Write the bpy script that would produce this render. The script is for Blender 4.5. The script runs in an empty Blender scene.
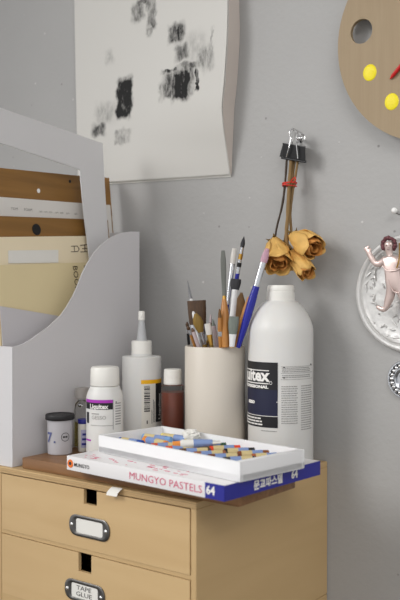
import bpy, bmesh, math, random
from mathutils import Vector, Matrix
random.seed(7)
C = bpy.context.scene.collection
sin, cos, pi = math.sin, math.cos, math.pi
CAMZ = 1.18
# ------------------------------------------------------------ measuring helpers (photo measurements -> metres)
FL = 880.0; YAW = math.radians(37.2); HY = 290.0
FX, FY = -sin(YAW), cos(YAW); RX, RY = cos(YAW), sin(YAW)
def ray(px):
    u = (px-200)/FL; return FX+RX*u, FY+RY*u
def atY(px, y, Y):
    a, b = ray(px); k = Y/b; return Vector((a*k, Y, CAMZ-(y-HY)*k/FL))
def atX(px, y, X):
    a, b = ray(px); k = X/a; return Vector((X, b*k, CAMZ-(y-HY)*k/FL))
def Zh(h): return CAMZ+h
def atZ(px, y, z):
    a, b = ray(px); k = (CAMZ-z)*FL/(y-HY); return Vector((a*k, b*k, z))

# ------------------------------------------------------------ materials
def lin(c):
    return tuple(((v/255.)/12.92 if v/255. <= .04045 else ((v/255.+.055)/1.055)**2.4) for v in c)+(1,)
def nodes(name):
    m = bpy.data.materials.new(name); m.use_nodes = True
    nt = m.node_tree; return m, nt, nt.nodes['Principled BSDF']
def pmat(name, col, rough=.5, metal=0, var=.06, scale=40, bump=0, trans=0, ior=1.45, spec=.5, sss=0, bscale=None, alpha=1):
    m, nt, b = nodes(name); N = nt.nodes; L = nt.links
    b.inputs['Roughness'].default_value = rough; b.inputs['Metallic'].default_value = metal
    b.inputs['Transmission Weight'].default_value = trans; b.inputs['IOR'].default_value = ior
    b.inputs['Specular IOR Level'].default_value = spec
    if sss:
        b.inputs['Subsurface Weight'].default_value = sss; b.inputs['Subsurface Radius'].default_value = (.01, .008, .006)
        b.inputs['Subsurface Scale'].default_value = .5
    b.inputs['Alpha'].default_value = alpha
    tc = N.new('ShaderNodeTexCoord'); nz = N.new('ShaderNodeTexNoise'); nz.inputs['Scale'].default_value = scale
    nz.inputs['Detail'].default_value = 4
    L.new(tc.outputs['Object'], nz.inputs['Vector'])
    mx = N.new('ShaderNodeMix'); mx.data_type = 'RGBA'
    c = lin(col)
    mx.inputs[6].default_value = tuple(max(0, v*(1-var)) for v in c[:3])+(1,)
    mx.inputs[7].default_value = tuple(min(1, v*(1+var)) for v in c[:3])+(1,)
    L.new(nz.outputs['Fac'], mx.inputs[0]); L.new(mx.outputs[2], b.inputs['Base Color'])
    if bump:
        bp = N.new('ShaderNodeBump'); bp.inputs['Strength'].default_value = bump; bp.inputs['Distance'].default_value = .002
        n2 = N.new('ShaderNodeTexNoise'); n2.inputs['Scale'].default_value = bscale or scale*3; n2.inputs['Detail'].default_value = 5
        L.new(tc.outputs['Object'], n2.inputs['Vector']); L.new(n2.outputs['Fac'], bp.inputs['Height']); L.new(bp.outputs['Normal'], b.inputs['Normal'])
    return m
def wood(name, c1, c2, stretch=(1.5, 14, 14), scale=6, rough=.5, contrast=.5):
    m, nt, b = nodes(name); N = nt.nodes; L = nt.links
    b.inputs['Roughness'].default_value = rough
    tc = N.new('ShaderNodeTexCoord'); mp = N.new('ShaderNodeMapping'); mp.inputs['Scale'].default_value = stretch
    L.new(tc.outputs['Object'], mp.inputs['Vector'])
    nz = N.new('ShaderNodeTexNoise'); nz.inputs['Scale'].default_value = scale; nz.inputs['Detail'].default_value = 6; nz.inputs['Distortion'].default_value = .6
    L.new(mp.outputs['Vector'], nz.inputs['Vector'])
    cr = N.new('ShaderNodeValToRGB'); cr.color_ramp.elements[0].position = .5-contrast*.5; cr.color_ramp.elements[1].position = .5+contrast*.5
    cr.color_ramp.elements[0].color = lin(c1); cr.color_ramp.elements[1].color = lin(c2)
    L.new(nz.outputs['Fac'], cr.inputs['Fac']); L.new(cr.outputs['Color'], b.inputs['Base Color'])
    bp = N.new('ShaderNodeBump'); bp.inputs['Strength'].default_value = .08; bp.inputs['Distance'].default_value = .001
    L.new(nz.outputs['Fac'], bp.inputs['Height']); L.new(bp.outputs['Normal'], b.inputs['Normal'])
    return m
M = {}
# painted concrete wall with little pits and pale specks
m, nt, b = nodes('painted_concrete'); N = nt.nodes; L = nt.links
b.inputs['Roughness'].default_value = .55
tc = N.new('ShaderNodeTexCoord')
n1 = N.new('ShaderNodeTexNoise'); n1.inputs['Scale'].default_value = 3.5; n1.inputs['Detail'].default_value = 6
n2 = N.new('ShaderNodeTexNoise'); n2.inputs['Scale'].default_value = 120; n2.inputs['Detail'].default_value = 4
vo = N.new('ShaderNodeTexVoronoi'); vo.inputs['Scale'].default_value = 38; vo.inputs['Randomness'].default_value = 1
for n in (n1, n2, vo): L.new(tc.outputs['Object'], n.inputs['Vector'])
r1 = N.new('ShaderNodeMix'); r1.data_type = 'RGBA'; r1.inputs[6].default_value = lin((153, 152, 151)); r1.inputs[7].default_value = lin((173, 172, 170))
L.new(n1.outputs['Fac'], r1.inputs[0])
sp = N.new('ShaderNodeMapRange'); sp.inputs[1].default_value = .09; sp.inputs[2].default_value = .05; L.new(vo.outputs['Distance'], sp.inputs[0])
sel = N.new('ShaderNodeMath'); sel.operation = 'GREATER_THAN'; sel.inputs[1].default_value = .5
sx = N.new('ShaderNodeSeparateColor'); L.new(vo.outputs['Color'], sx.inputs['Color']); L.new(sx.outputs[0], sel.inputs[0])
mu = N.new('ShaderNodeMath'); mu.operation = 'MULTIPLY'; L.new(sp.outputs[0], mu.inputs[0]); L.new(sel.outputs[0], mu.inputs[1])
spc = N.new('ShaderNodeMix'); spc.data_type = 'RGBA'; spc.inputs[6].default_value = lin((105, 103, 101)); spc.inputs[7].default_value = lin((208, 206, 203))
st = N.new('ShaderNodeMath'); st.operation = 'GREATER_THAN'; st.inputs[1].default_value = .45; L.new(sx.outputs[1], st.inputs[0]); L.new(st.outputs[0], spc.inputs[0])
m5 = N.new('ShaderNodeMath'); m5.operation = 'MULTIPLY'; m5.inputs[1].default_value = .6; L.new(mu.outputs[0], m5.inputs[0])
r2 = N.new('ShaderNodeMix'); r2.data_type = 'RGBA'; L.new(m5.outputs[0], r2.inputs[0]); L.new(r1.outputs[2], r2.inputs[6]); L.new(spc.outputs[2], r2.inputs[7])
L.new(r2.outputs[2], b.inputs['Base Color'])
ad = N.new('ShaderNodeMath'); ad.operation = 'ADD'; L.new(n2.outputs['Fac'], ad.inputs[0]); L.new(mu.outputs[0], ad.inputs[1])
bp = N.new('ShaderNodeBump'); bp.inputs['Strength'].default_value = .25; bp.inputs['Distance'].default_value = .002
L.new(ad.outputs[0], bp.inputs['Height']); L.new(bp.outputs['Normal'], b.inputs['Normal'])
M['wall'] = m
M['floor'] = pmat('floor_concrete', (120, 116, 110), .6, var=.12, scale=4)
M['ply'] = wood('birch_plywood', (190, 158, 112), (205, 176, 130), (1.2, 5, 9), 3, .5, .7)
M['ply_side'] = wood('plywood_panel', (186, 156, 110), (198, 168, 122), (3, 1, 9), 3, .55, .8)
M['ply_edge'] = wood('plywood_layered_edge', (150, 118, 76), (214, 186, 140), (.6, .6, 240), 2.2, .6, .5)
M['board'] = wood('walnut_board', (98, 66, 38), (150, 108, 68), (4, 40, 40), 2.5, .45, .6)
M['panelwood'] = wood('brown_panel', (110, 78, 34), (156, 112, 54), (10, 2.2, 22), 2.6, .5, .8)
M['file'] = pmat('grey_plastic_card', (206, 204, 206), .5, var=.02, scale=8)
M['file_in'] = pmat('white_card', (206, 204, 205), .6, var=.02, scale=8)
M['mat'] = pmat('white_mat_board', (208, 207, 208), .7, var=.02, scale=12)
M['cream'] = pmat('cream_card', (234, 220, 190), .7, var=.03, scale=12)
M['kraft'] = pmat('kraft_paper', (222, 206, 164), .75, var=.04, scale=18)
M['lilac'] = pmat('pale_grey_card', (196, 193, 196), .7, var=.03, scale=10)
M['foam'] = pmat('white_foam_board', (216, 213, 208), .7, var=.02, scale=12)
M['paper'] = pmat('white_paper', (226, 224, 218), .8, var=.02, scale=20)
M['warmpaper'] = pmat('warm_grey_paper', (196, 186, 178), .8, var=.03, scale=10)
M['white'] = pmat('white_plastic', (216, 215, 212), .42, var=.015, scale=10, sss=.15)
M['whitecap'] = pmat('white_cap_plastic', (230, 228, 222), .38, var=.015, scale=14)
M['natural'] = pmat('translucent_nozzle', (222, 224, 226), .35, var=.02, trans=.45, scale=20)
M['cup'] = pmat('cream_ceramic', (208, 200, 188), .42, var=.03, scale=14)
M['black'] = pmat('black_print', (22, 22, 26), .45, var=.1)
M['navy'] = pmat('navy_print', (24, 28, 56), .45, var=.1)
M['purple'] = pmat('purple_print', (168, 52, 176), .5, var=.04)
M['yellowband'] = pmat('yellow_print', (238, 178, 18), .5, var=.03)
M['lettering'] = pmat('white_ink', (232, 230, 226), .6, var=.01)
M['greyink'] = pmat('grey_ink', (150, 148, 146), .7, var=.02)
M['darkink'] = pmat('dark_ink', (52, 50, 50), .7, var=.02)
M['brownink'] = pmat('brown_marker_ink', (70, 52, 40), .7, var=.02)
M['pinkink'] = pmat('pink_ink', (206, 92, 122), .6, var=.02)
M['orangeink'] = pmat('orange_ink', (226, 112, 34), .6, var=.02)
M['blueink'] = pmat('blue_ink', (88, 94, 136), .6, var=.02)
M['label'] = pmat('label_paper', (224, 221, 212), .6, var=.015)
M['lilaclabel'] = pmat('lilac_label', (178, 176, 206), .6, var=.03)
M['boxblue'] = pmat('blue_printed_card', (36, 38, 138), .4, var=.05)
M['boxwhite'] = pmat('white_printed_card', (226, 224, 224), .4, var=.015)
M['tray'] = pmat('white_tray', (232, 232, 233), .5, var=.015)
M['bluecap'] = pmat('blue_cap', (38, 40, 132), .35, var=.04)
M['greyplastic'] = pmat('translucent_grey_plastic', (186, 184, 188), .4, var=.02, trans=.1)
M['lid'] = pmat('dark_grey_lid', (24, 23, 25), .5, var=.06)
M['glass'] = pmat('clear_plastic', (238, 240, 240), .06, var=0, trans=1, ior=1.35)
M['oil'] = pmat('pale_yellow_oil', (214, 196, 110), .1, var=.02, trans=.75, ior=1.4)
M['redbrown'] = pmat('red_brown_liquid', (150, 82, 64), .3, var=.05)
M['smoke'] = pmat('cloudy_plastic', (206, 200, 194), .3, var=.02, trans=.55)
M['metal'] = pmat('dull_steel', (150, 148, 146), .35, 1, var=.08, scale=60)
M['darkmetal'] = pmat('dark_steel', (112, 110, 108), .35, 1, var=.08, scale=60)
M['chrome'] = pmat('bright_steel', (222, 222, 222), .16, 1, var=.04)
M['bladegrey'] = pmat('worn_grey_steel', (104, 106, 101), .55, .3, var=.12, scale=90)
M['silver'] = pmat('silver_ferrule', (196, 198, 202), .25, 1, var=.04)
M['gold'] = pmat('brass_ferrule', (186, 146, 72), .3, 1, var=.06)
M['bluepaint'] = pmat('blue_lacquer', (28, 33, 142), .22, var=.05)
M['whitepaint'] = pmat('white_lacquer', (220, 220, 220), .25, var=.02)
M['blackpaint'] = pmat('black_lacquer', (16, 15, 17), .35, var=.05)
M['orangewood'] = wood('orange_beech', (160, 104, 46), (190, 132, 66), (20, 20, 2), 5, .35, .8)
M['palewood'] = wood('pale_beech', (176, 142, 96), (204, 172, 126), (20, 20, 2), 5, .45, .8)
M['darkwood'] = wood('dark_handle_wood', (72, 48, 30), (104, 72, 44), (20, 20, 2), 5, .4, .8)
def hair(name, c1, c2, z0=0):
    return wood(name, c1, c2, (160, 160, 6), 4, .6, .7)
M['brownhair'] = hair('brown_bristle', (46, 30, 16), (92, 62, 32))
M['goldhair'] = hair('golden_bristle', (108, 84, 26), (150, 118, 48))
M['amberhair'] = hair('amber_bristle', (84, 56, 22), (124, 88, 42))
M['blackhair'] = hair('black_bristle', (22, 22, 26), (44, 44, 50))
M['greyhair'] = hair('grey_green_bristle', (92, 100, 94), (126, 132, 124))
M['whitehair'] = hair('white_bristle', (190, 186, 180), (220, 216, 210))
M['pinkhair'] = hair('pink_stained_bristle', (170, 116, 140), (206, 176, 186))
M['mauve'] = pmat('mauve_lacquer', (184, 168, 170), .4, var=.04)
M['palette'] = wood('brown_hardboard', (148, 128, 100), (161, 142, 114), (60, 60, 2), 4, .65, .9)
M['yellow'] = pmat('yellow_paint', (238, 220, 22), .4, var=.05, scale=200, bump=.3)
M['red'] = pmat('red_paint', (200, 36, 36), .35, var=.08)
M['redband'] = pmat('red_rubber', (206, 52, 40), .45, var=.05)
M['stem'] = wood('dry_stem', (96, 74, 42), (150, 120, 74), (60, 60, 8), 4, .7, .8)
M['darkstem'] = wood('dark_dry_stem', (44, 34, 26), (72, 56, 40), (60, 60, 8), 4, .7, .8)
M['petal'] = pmat('dried_petal', (216, 172, 96), .65, var=.26, scale=55, bump=.7, bscale=120)
M['petaldark'] = pmat('dried_petal_heart', (190, 128, 60), .7, var=.35, scale=70, bump=.7, bscale=140)
M['sepal'] = pmat('dry_sepal', (112, 92, 50), .7, var=.2, scale=80)
M['foil'] = pmat('crumpled_silver_foil', (210, 209, 207), .38, .3, var=.05, scale=30, bump=.9, bscale=55)
M['cherub'] = pmat('rose_metal', (206, 186, 180), .32, .45, var=.06, scale=60)
M['cherubhair'] = pmat('plum_metal', (112, 70, 74), .3, .5, var=.25, scale=200, bump=.8)
M['pin'] = pmat('white_pin_head', (240, 239, 236), .25, var=.01)

# ------------------------------------------------------------ mesh helpers
WL = {}
def newbm(): return bmesh.new()
def finish(name, bm, mat, origin, smooth=True, angle=35):
    bmesh.ops.recalc_face_normals(bm, faces=bm.faces)
    for v in bm.verts: v.co -= origin
    me = bpy.data.meshes.new(name); bm.to_mesh(me); bm.free()
    mats = mat if isinstance(mat, (list, tuple)) else [mat]
    for k in mats: me.materials.append(M[k] if isinstance(k, str) else k)
    if smooth:
        for p in me.polygons: p.use_smooth = True
        me.set_sharp_from_angle(angle=math.radians(angle))
    o = bpy.data.objects.new(name, me); C.objects.link(o); return o
def obj(name, bm, mat, parent=None, loc=None, smooth=True, label=None, angle=35):
    if parent is not None:
        org = WL[parent.name]; o = finish(name, bm, mat, org, smooth, angle); o.parent = parent
    else:
        org = Vector(loc) if loc is not None else Vector((0, 0, 0)); o = finish(name, bm, mat, org, smooth, angle); o.location = org
    WL[o.name] = org
    if label: o['label'] = label
    return o
def tag(o, label, cat, group=None):
    o['label'] = label; o['category'] = cat
    if group: o['group'] = group
    return o
def thing(name, label, cat, loc, group=None):
    o = bpy.data.objects.new(name, None); C.objects.link(o); o.location = loc; o.empty_display_size = .01
    WL[o.name] = Vector(loc); return tag(o, label, cat, group)
def struct(o): o['kind'] = 'structure'; return o
def bevel(bm, w, seg=2):
    if w: bmesh.ops.bevel(bm, geom=list(bm.edges), offset=w, segments=seg, affect='EDGES', profile=.6)
def box(bm, lo, hi, bev=0, seg=2, F=None):
    t = newbm(); lo = Vector(lo); hi = Vector(hi)
    bmesh.ops.create_cube(t, size=1)
    for v in t.verts: v.co = Vector([lo[i]+(v.co[i]+.5)*(hi[i]-lo[i]) for i in range(3)])
    bevel(t, bev, seg); join(bm, t, F)
def join(bm, t, F=None, mi=None):
    mp = {}
    for v in t.verts: mp[v] = bm.verts.new(F(*v.co) if F else v.co)
    for f in t.faces:
        try:
            g = bm.faces.new([mp[v] for v in f.verts]); g.material_index = f.material_index if mi is None else mi
        except ValueError: pass
    t.free()
def prism(bm, pts, vec, bev=0):
    t = newbm(); vec = Vector(vec); n = len(pts)
    a = [t.verts.new(p) for p in pts]; b2 = [t.verts.new(Vector(p)+vec) for p in pts]
    t.faces.new(a); t.faces.new(b2[::-1])
    for i in range(n): t.faces.new((a[i], a[(i+1) % n], b2[(i+1) % n], b2[i]))
    bmesh.ops.recalc_face_normals(t, faces=t.faces)
    bevel(t, bev); join(bm, t)
def lathe(bm, prof, c, seg=40, F=None):
    """prof: list of (r, z); c: base centre"""
    rings = []
    c = Vector(c)
    T = F or (lambda x, y, z: c+Vector((x, y, z)))
    for r, z in prof:
        if r < 1e-6: rings.append([bm.verts.new(T(0, 0, z))])
        else: rings.append([bm.verts.new(T(r*cos(2*pi*i/seg), r*sin(2*pi*i/seg), z)) for i in range(seg)])
    for a, b2 in zip(rings, rings[1:]):
        for i in range(seg):
            j = (i+1) % seg
            if len(a) == 1 and len(b2) == 1: continue
            if len(a) == 1: bm.faces.new((a[0], b2[j], b2[i]))
            elif len(b2) == 1: bm.faces.new((a[i], a[j], b2[0]))
            else: bm.faces.new((a[i], a[j], b2[j], b2[i]))
def tube(bm, pts, rad, seg=10, flat=None, caps=True):
    """rad: number/list; flat: (side vector, list of ratios) for an elliptical section wide along the side vector"""
    pts = [Vector(p) for p in pts]; n = len(pts)
    rad = [rad]*n if not isinstance(rad, (list, tuple)) else list(rad)
    rings = []; side = None
    for i, p in enumerate(pts):
        t = (pts[min(i+1, n-1)]-pts[max(i-1, 0)]).normalized()
        if side is None:
            s0 = flat[0] if flat else (Vector((0, 0, 1)) if abs(t.z) < .9 else Vector((1, 0, 0)))
            side = Vector(s0)
        side = (side-t*side.dot(t)).normalized(); up = t.cross(side)
        k = flat[1][i] if flat else 1
        rings.append([bm.verts.new(p+side*cos(2*pi*q/seg)*rad[i]+up*sin(2*pi*q/seg)*rad[i]*k) for q in range(seg)])
    for a, b2 in zip(rings, rings[1:]):
        for q in range(seg):
            bm.faces.new((a[q], a[(q+1) % seg], b2[(q+1) % seg], b2[q]))
    if caps: bm.faces.new(rings[0][::-1]); bm.faces.new(rings[-1])
def ring(bm, c, ax1, ax2, R, r, seg=28, ts=8):
    ax3 = Vector(ax1).cross(Vector(ax2)).normalized(); ax1 = Vector(ax1); ax2 = Vector(ax2); c = Vector(c); rs = []
    for i in range(seg):
        a = 2*pi*i/seg; d = ax1*cos(a)+ax2*sin(a); p = c+d*R
        rs.append([bm.verts.new(p+d.normalized()*r*cos(2*pi*q/ts)+ax3*r*sin(2*pi*q/ts)) for q in range(ts)])
    for i in range(seg):
        a, b2 = rs[i], rs[(i+1) % seg]
        for q in range(ts): bm.faces.new((a[q], a[(q+1) % ts], b2[(q+1) % ts], b2[q]))
def ball(bm, c, r, sc=(1, 1, 1), u=14, v=10, mi=0):
    t = newbm(); bmesh.ops.create_uvsphere(t, u_segments=u, v_segments=v, radius=1)
    for q in t.verts: q.co = Vector(c)+Vector((q.co.x*r*sc[0], q.co.y*r*sc[1], q.co.z*r*sc[2]))
    join(bm, t, None, mi)
def spline(pts, n=8):
    pts = [Vector(p) for p in pts]; out = []
    for i in range(len(pts)-1):
        p0 = pts[max(i-1, 0)]; p1 = pts[i]; p2 = pts[i+1]; p3 = pts[min(i+2, len(pts)-1)]
        for k in range(n):
            t = k/n
            out.append(.5*((2*p1)+(p2-p0)*t+(2*p0-5*p1+4*p2-p3)*t*t+(3*p1-p0-3*p2+p3)*t**3))
    out.append(pts[-1]); return out
def text(bm, s, h, fn, align='CENTER', wscale=1, bold=0):
    """letters of cap height about h, each vertex (u, v) sent through fn"""
    cu = bpy.data.curves.new('t', 'FONT'); cu.body = s; cu.align_x = align; cu.size = h/.70; cu.resolution_u = 2
    cu.offset = bold
    o = bpy.data.objects.new('t', cu); C.objects.link(o)
    dg = bpy.context.evaluated_depsgraph_get(); dg.update()
    me = o.evaluated_get(dg).to_mesh()
    vs = [bm.verts.new(fn(v.co.x*wscale, v.co.y)) for v in me.vertices]
    for p in me.polygons:
        try: bm.faces.new([vs[i] for i in p.vertices])
        except ValueError: pass
    o.evaluated_get(dg).to_mesh_clear(); bpy.data.objects.remove(o); bpy.data.curves.remove(cu)
def cyl(c, r, ang0):
    """wrap (u along the curve to the viewer's right, v up) on an upright cylinder; ang0 is the compass angle of u=0"""
    c = Vector(c)
    def g(u, v, e=.0004):
        a = ang0+u/r; return c+Vector(((r+e)*cos(a), (r+e)*sin(a), v))
    return g
def patch(bm, fn, u0, u1, v0, v1, n=24, e=.0003, mi=0):
    """a curved label with real thickness"""
    cols = []
    for i in range(n+1):
        u = u0+(u1-u0)*i/n
        cols.append([bm.verts.new(fn(u, v0, e)), bm.verts.new(fn(u, v1, e)), bm.verts.new(fn(u, v1, -e)), bm.verts.new(fn(u, v0, -e))])
    for a, b2 in zip(cols, cols[1:]):
        for q in range(4): bm.faces.new((a[q], a[(q+1) % 4], b2[(q+1) % 4], b2[q])).material_index = mi
    bm.faces.new(cols[0]).material_index = mi; bm.faces.new(cols[-1][::-1]).material_index = mi
def view_ang(c): # compass angle from a point towards the camera
    return math.atan2(-c[1], -c[0])

# ------------------------------------------------------------ the setting
WALL = 1.10
bm = newbm(); box(bm, (-3.2, WALL, 0), (2.6, WALL+.12, 2.75)); struct(obj('wall_back', bm, 'wall', loc=(0, WALL, 0), smooth=False))
bm = newbm(); box(bm, (-3.2, -2.6, -.1), (2.6, WALL+.12, 0)); struct(obj('floor', bm, 'floor', loc=(0, 0, 0), smooth=False))
bm = newbm(); box(bm, (-3.2, -2.6, 2.75), (2.6, WALL+.12, 2.85)); struct(obj('ceiling', bm, 'file_in', loc=(0, 0, 2.75), smooth=False))

# ------------------------------------------------------------ drawer cabinet
XR_, YF, YB = -.6076, .7935, 1.0985
HT, HB = -.2422, -.4300            # top and underside, relative to the eye
ZT, ZB = Zh(HT), Zh(HB)
COLW = .345
XL_ = XR_-2*COLW+.008
cab = thing('drawer_cabinet', 'birch plywood cabinet of small drawers with metal label holders under the art supplies', 'drawer cabinet', ((XR_+XL_)/2, (YF+YB)/2, ZB))
for xa in (XR_-.008, XR_-COLW, XL_):
    bm = newbm(); box(bm, (xa, YF, ZB), (xa+.008, YB, ZT-.008), .0005, 1); obj('side_panel', bm, 'ply_side', cab, smooth=False)
bm = newbm(); box(bm, (XL_+.008, YB-.006, ZB), (XR_-.008, YB, ZT-.008)); obj('back_panel', bm, 'ply_side', cab, smooth=False)
bm = newbm(); box(bm, (XL_, YF, ZT-.008), (XR_, YB, ZT), .0008, 1); obj('top_panel', bm, ['ply_side'], cab, smooth=False)
bm = newbm()
for k in range(3): box(bm, (XL_+.001, YF-.0006, ZT-.0072+k*.0024), (XR_-.0005, YF+.0004, ZT-.0060+k*.0024))
obj('plywood_edge', bm, 'ply_edge', cab, smooth=False)
for (a, b2) in ((-.3275, -.3325), (-.4150, -.4300)):
    for (xa, xb_) in ((XL_+.008, XR_-COLW), (XR_-COLW+.008, XR_-.008)):
        bm = newbm(); box(bm, (xa, YF+.001, Zh(b2)), (xb_, YB-.006, Zh(a))); obj('divider_shelf', bm, 'ply_side', cab, smooth=False)
def rrect(cx, cz, w, h, r, n=7):
    out = []
    for (sx, sz, a0) in ((1, 1, 0), (-1, 1, pi/2), (-1, -1, pi), (1, -1, 3*pi/2)):
        for k in range(n):
            a = a0+pi/2*k/(n-1); out.append((cx+sx*(w/2-r)+r*cos(a), cz+sz*(h/2-r)+r*sin(a)))
    return out
def drawer(x0, x1, z0, z1, notch, holder, words=None, full=True):
    n0, n1, nz = notch
    bm = newbm(); y = YF
    pts = [(x0, y, z0), (x1, y, z0), (x1, y, z1), (n1, y, z1), (n1, y, nz), (n0, y, nz), (n0, y, z1), (x0, y, z1)]
    prism(bm, pts, (0, .005, 0))
    box(bm, (x0+.004, y+.005, z0+.002), (x0+.010, YB-.02, z1-.012)); box(bm, (x1-.010, y+.005, z0+.002), (x1-.004, YB-.02, z1-.012))
    box(bm, (x0+.01, YB-.028, z0+.002), (x1-.01, YB-.02, z1-.012)); box(bm, (x0+.01, y+.005, z0+.002), (x1-.01, YB-.028, z0+.006))
    d = obj('drawer', bm, 'ply', cab, smooth=False)
    cx, cz = holder
    bm = newbm(); W, H = .0700, .0268
    out = rrect(cx, cz, W, H, .0118)
    inn = rrect(cx, cz, .0465, .0182, .0030)
    loops = []
    for lp, yy in ((out, y-.0002), (out, y-.0014), (rrect(cx, cz, W-.002, H-.002, .0110), y-.0020), (rrect(cx, cz, .0490, .0206, .004), y-.0020), (inn, y-.0012), (inn, y-.0002)):
        loops.append([bm.verts.new((p[0], yy, p[1])) for p in lp])
    for a, b2 in zip(loops, loops[1:]+loops[:1]):
        for i in range(len(a)):
            j = (i+1) % len(a); bm.faces.new((a[i], a[j], b2[j], b2[i]))
    obj('label_holder', bm, 'darkmetal', d, label='dark steel label holder')
    for s in (-1, 1):
        bm = newbm(); ball(bm, (cx+s*.0295, y-.002, cz), .0027, (1, .6, 1)); obj('rivet', bm, 'chrome', d)
    bm = newbm(); prism(bm, [(p[0], y-.0001, p[1]) for p in rrect(cx, cz, .0470, .0187, .003)], (0, -.0006, 0)); obj('label_card', bm, 'paper', d)
    if words:
        bm = newbm()
        for k, w in enumerate(words):
            text(bm, w, .0056, lambda u, v, k=k: Vector((cx-.001+u*1.45, y-.0010, cz+.0014-k*.0078+v)))
        obj('lettering', bm, 'darkink', d)
    return d
nx0, nx1 = atY(83.5, 490, YF).x, atY(96.5, 490, YF).x
h1 = atY(89.3, 528.3, YF); h2 = atY(84.5, 593.5, YF)
dz = h1.z-h2.z
x1 = XR_-.0095; x0 = XR_-COLW+.0095
n1z = atY(90, 505.5, YF).z; n2z = atY(84, 573.5, YF).z
drawer(x0, x1, Zh(-.3270), Zh(-.2512), (nx0, nx1, n1z), (h1.x, h1.z))
drawer(x0, x1, Zh(-.4145), Zh(-.3333), (atY(78, 560, YF).x, atY(91, 560, YF).x, n2z), (h2.x, h2.z), ('TAPE', 'GLUE'))
sh = COLW-.008
for (z0, z1, hz, nz) in ((-.3270, -.2512, h1.z, n1z), (-.4145, -.3333, h2.z, n2z)):
    drawer(x0-sh, x1-sh-.001, Zh(z0), Zh(z1), (nx0-sh, nx1-sh, nz), (h1.x-sh, hz))
# lower cabinet it stands on
low = thing('base_cabinet', 'larger plywood cabinet supporting the small drawer cabinet at the bottom edge', 'cabinet', ((XR_+XL_)/2, (YF+YB)/2, 0))
bm = newbm(); box(bm, (XL_, YF+.001, .0), (XR_, YB, ZB-.0008), .0008, 1); obj('body', bm, 'ply_side', low, smooth=False)
for k in range(4):
    bm = newbm(); z1 = ZB-.012-k*.18; box(bm, (XL_+.01, YF-.009, z1-.172), (XR_-.01, YF+.0008, z1), .001, 1); obj('drawer_front', bm, 'ply', low, smooth=False)

# ------------------------------------------------------------ wooden board
BZ = Zh(-.2272)
bm = newbm(); box(bm, (-.9130, .8035, ZT+.0002), (-.5556, .925, BZ), .0015, 2)
tag(obj('wooden_board', bm, 'board', loc=(-.74, .86, ZT)), 'dark brown wooden board lying on the cabinet beneath the pastel box', 'board')
# paper tab peeking from beneath the board
bm = newbm()
pa, pb = atY(108.5, 486, .787), atY(119, 487, .787)
prof = [(.84, BZ*0+ZT-.0), (.80, ZT), (.7925, ZT+.0001), (.7885, ZT-.0015), (.786, ZT-.005), (.7845, ZT-.0085)]
r_ = []
for (yy, zz) in prof[2:]:
    r_.append([bm.verts.new((pa.x-.002*(zz < ZT-.003), yy, zz+.0004)), bm.verts.new((pb.x-.002*(zz < ZT-.003), yy, zz+.0004)), bm.verts.new((pb.x-.002*(zz < ZT-.003), yy+.0006, zz+.0009)), bm.verts.new((pa.x-.002*(zz < ZT-.003), yy+.0006, zz+.0009))])
for a, b2 in zip(r_, r_[1:]):
    for q in range(4): bm.faces.new((a[q], a[(q+1) % 4], b2[(q+1) % 4], b2[q]))
bm.faces.new(r_[0]); bm.faces.new(r_[-1][::-1])
tag(obj('paper_tab', bm, 'paper', loc=((pa.x+pb.x)/2, .788, ZT)), 'small white paper tab hanging over the cabinet front edge', 'paper tab')

# ------------------------------------------------------------ pastel box and tray
def frame(o, deg):
    o = Vector(o); a = math.radians(deg); U = Vector((cos(a), sin(a), 0)); V = Vector((-sin(a), cos(a), 0))
    return lambda u, v, w: o+U*u+V*v+Vector((0, 0, w))
BW, BD, BH = .2590, .1830, .0178
FRc = atZ(224.8, 502.6, BZ+.0003)
a = math.radians(-4.0)
BF = frame(FRc-Vector((cos(a), sin(a), 0))*BW, -4.0)
pbx = thing('pastel_box', 'flat blue and white pastel set box under the white tray on the board', 'box', BF(BW/2, BD/2, 0))
bm = newbm(); box(bm, (0, 0, 0), (BW, BD, BH), .0008, 2, F=BF); obj('box_body', bm, 'boxwhite', pbx)
bm = newbm()
# blue end wrap: right strip of the front, the whole right side and a strip of the lid
box(bm, (BW-.0275, -.0005, .0004), (BW+.0004, .0003, BH-.0004), F=BF)
box(bm, (BW-.0004, -.0005, .0004), (BW+.0005, BD+.0002, BH-.0004), F=BF)
obj('blue_end', bm, 'boxblue', pbx, label='deep blue printed end of the box', smooth=False)
bm = newbm()
text(bm, 'MUNGYO PASTELS', .0084, lambda u, v: BF(BW-.0315+u, -.0004, .0046+v), align='RIGHT', wscale=1.14)
bmp = obj('title_lettering', bm, 'pinkink', pbx, label='pink lettering')
bm = newbm(); text(bm, 'MUNGYO', .0046, lambda u, v: BF(.0140+u, -.0004, .0060+v), align='LEFT', bold=.0001); obj('maker_lettering', bm, 'darkink', pbx)
bm = newbm(); prism(bm, [BF(.0072+.0052*cos(2*pi*k/20), -.0006, .0085+.0052*sin(2*pi*k/20)) for k in range(20)], BF(0, .0006, 0)-BF(0, 0, 0))
obj('round_emblem', bm, 'orangeink', pbx, label='orange round emblem')
bm = newbm(); prism(bm, [BF(.0072+.0022*cos(2*pi*k/16), -.0009, .0088+.0022*sin(2*pi*k/16)) for k in range(16)], BF(0, .0003, 0)-BF(0, 0, 0)); obj('emblem_centre', bm, 'darkink', pbx)
bm = newbm()
text(bm, '64', .0088, lambda u, v: BF(BW-.0195+u, -.0009, .0055+v), bold=.0005)
obj('count_lettering', bm, 'lettering', pbx)
bm = newbm()
text(bm, '문교파스텔', .0080, lambda u, v: BF(BW+.0009, .077+u, .0050+v), bold=.0004, wscale=1.05)
obj('side_lettering', bm, 'lettering', pbx)
bm = newbm()
text(bm, '64', .0090, lambda u, v: BF(BW+.0009, .128+u, .0055+v), bold=.0005)
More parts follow.
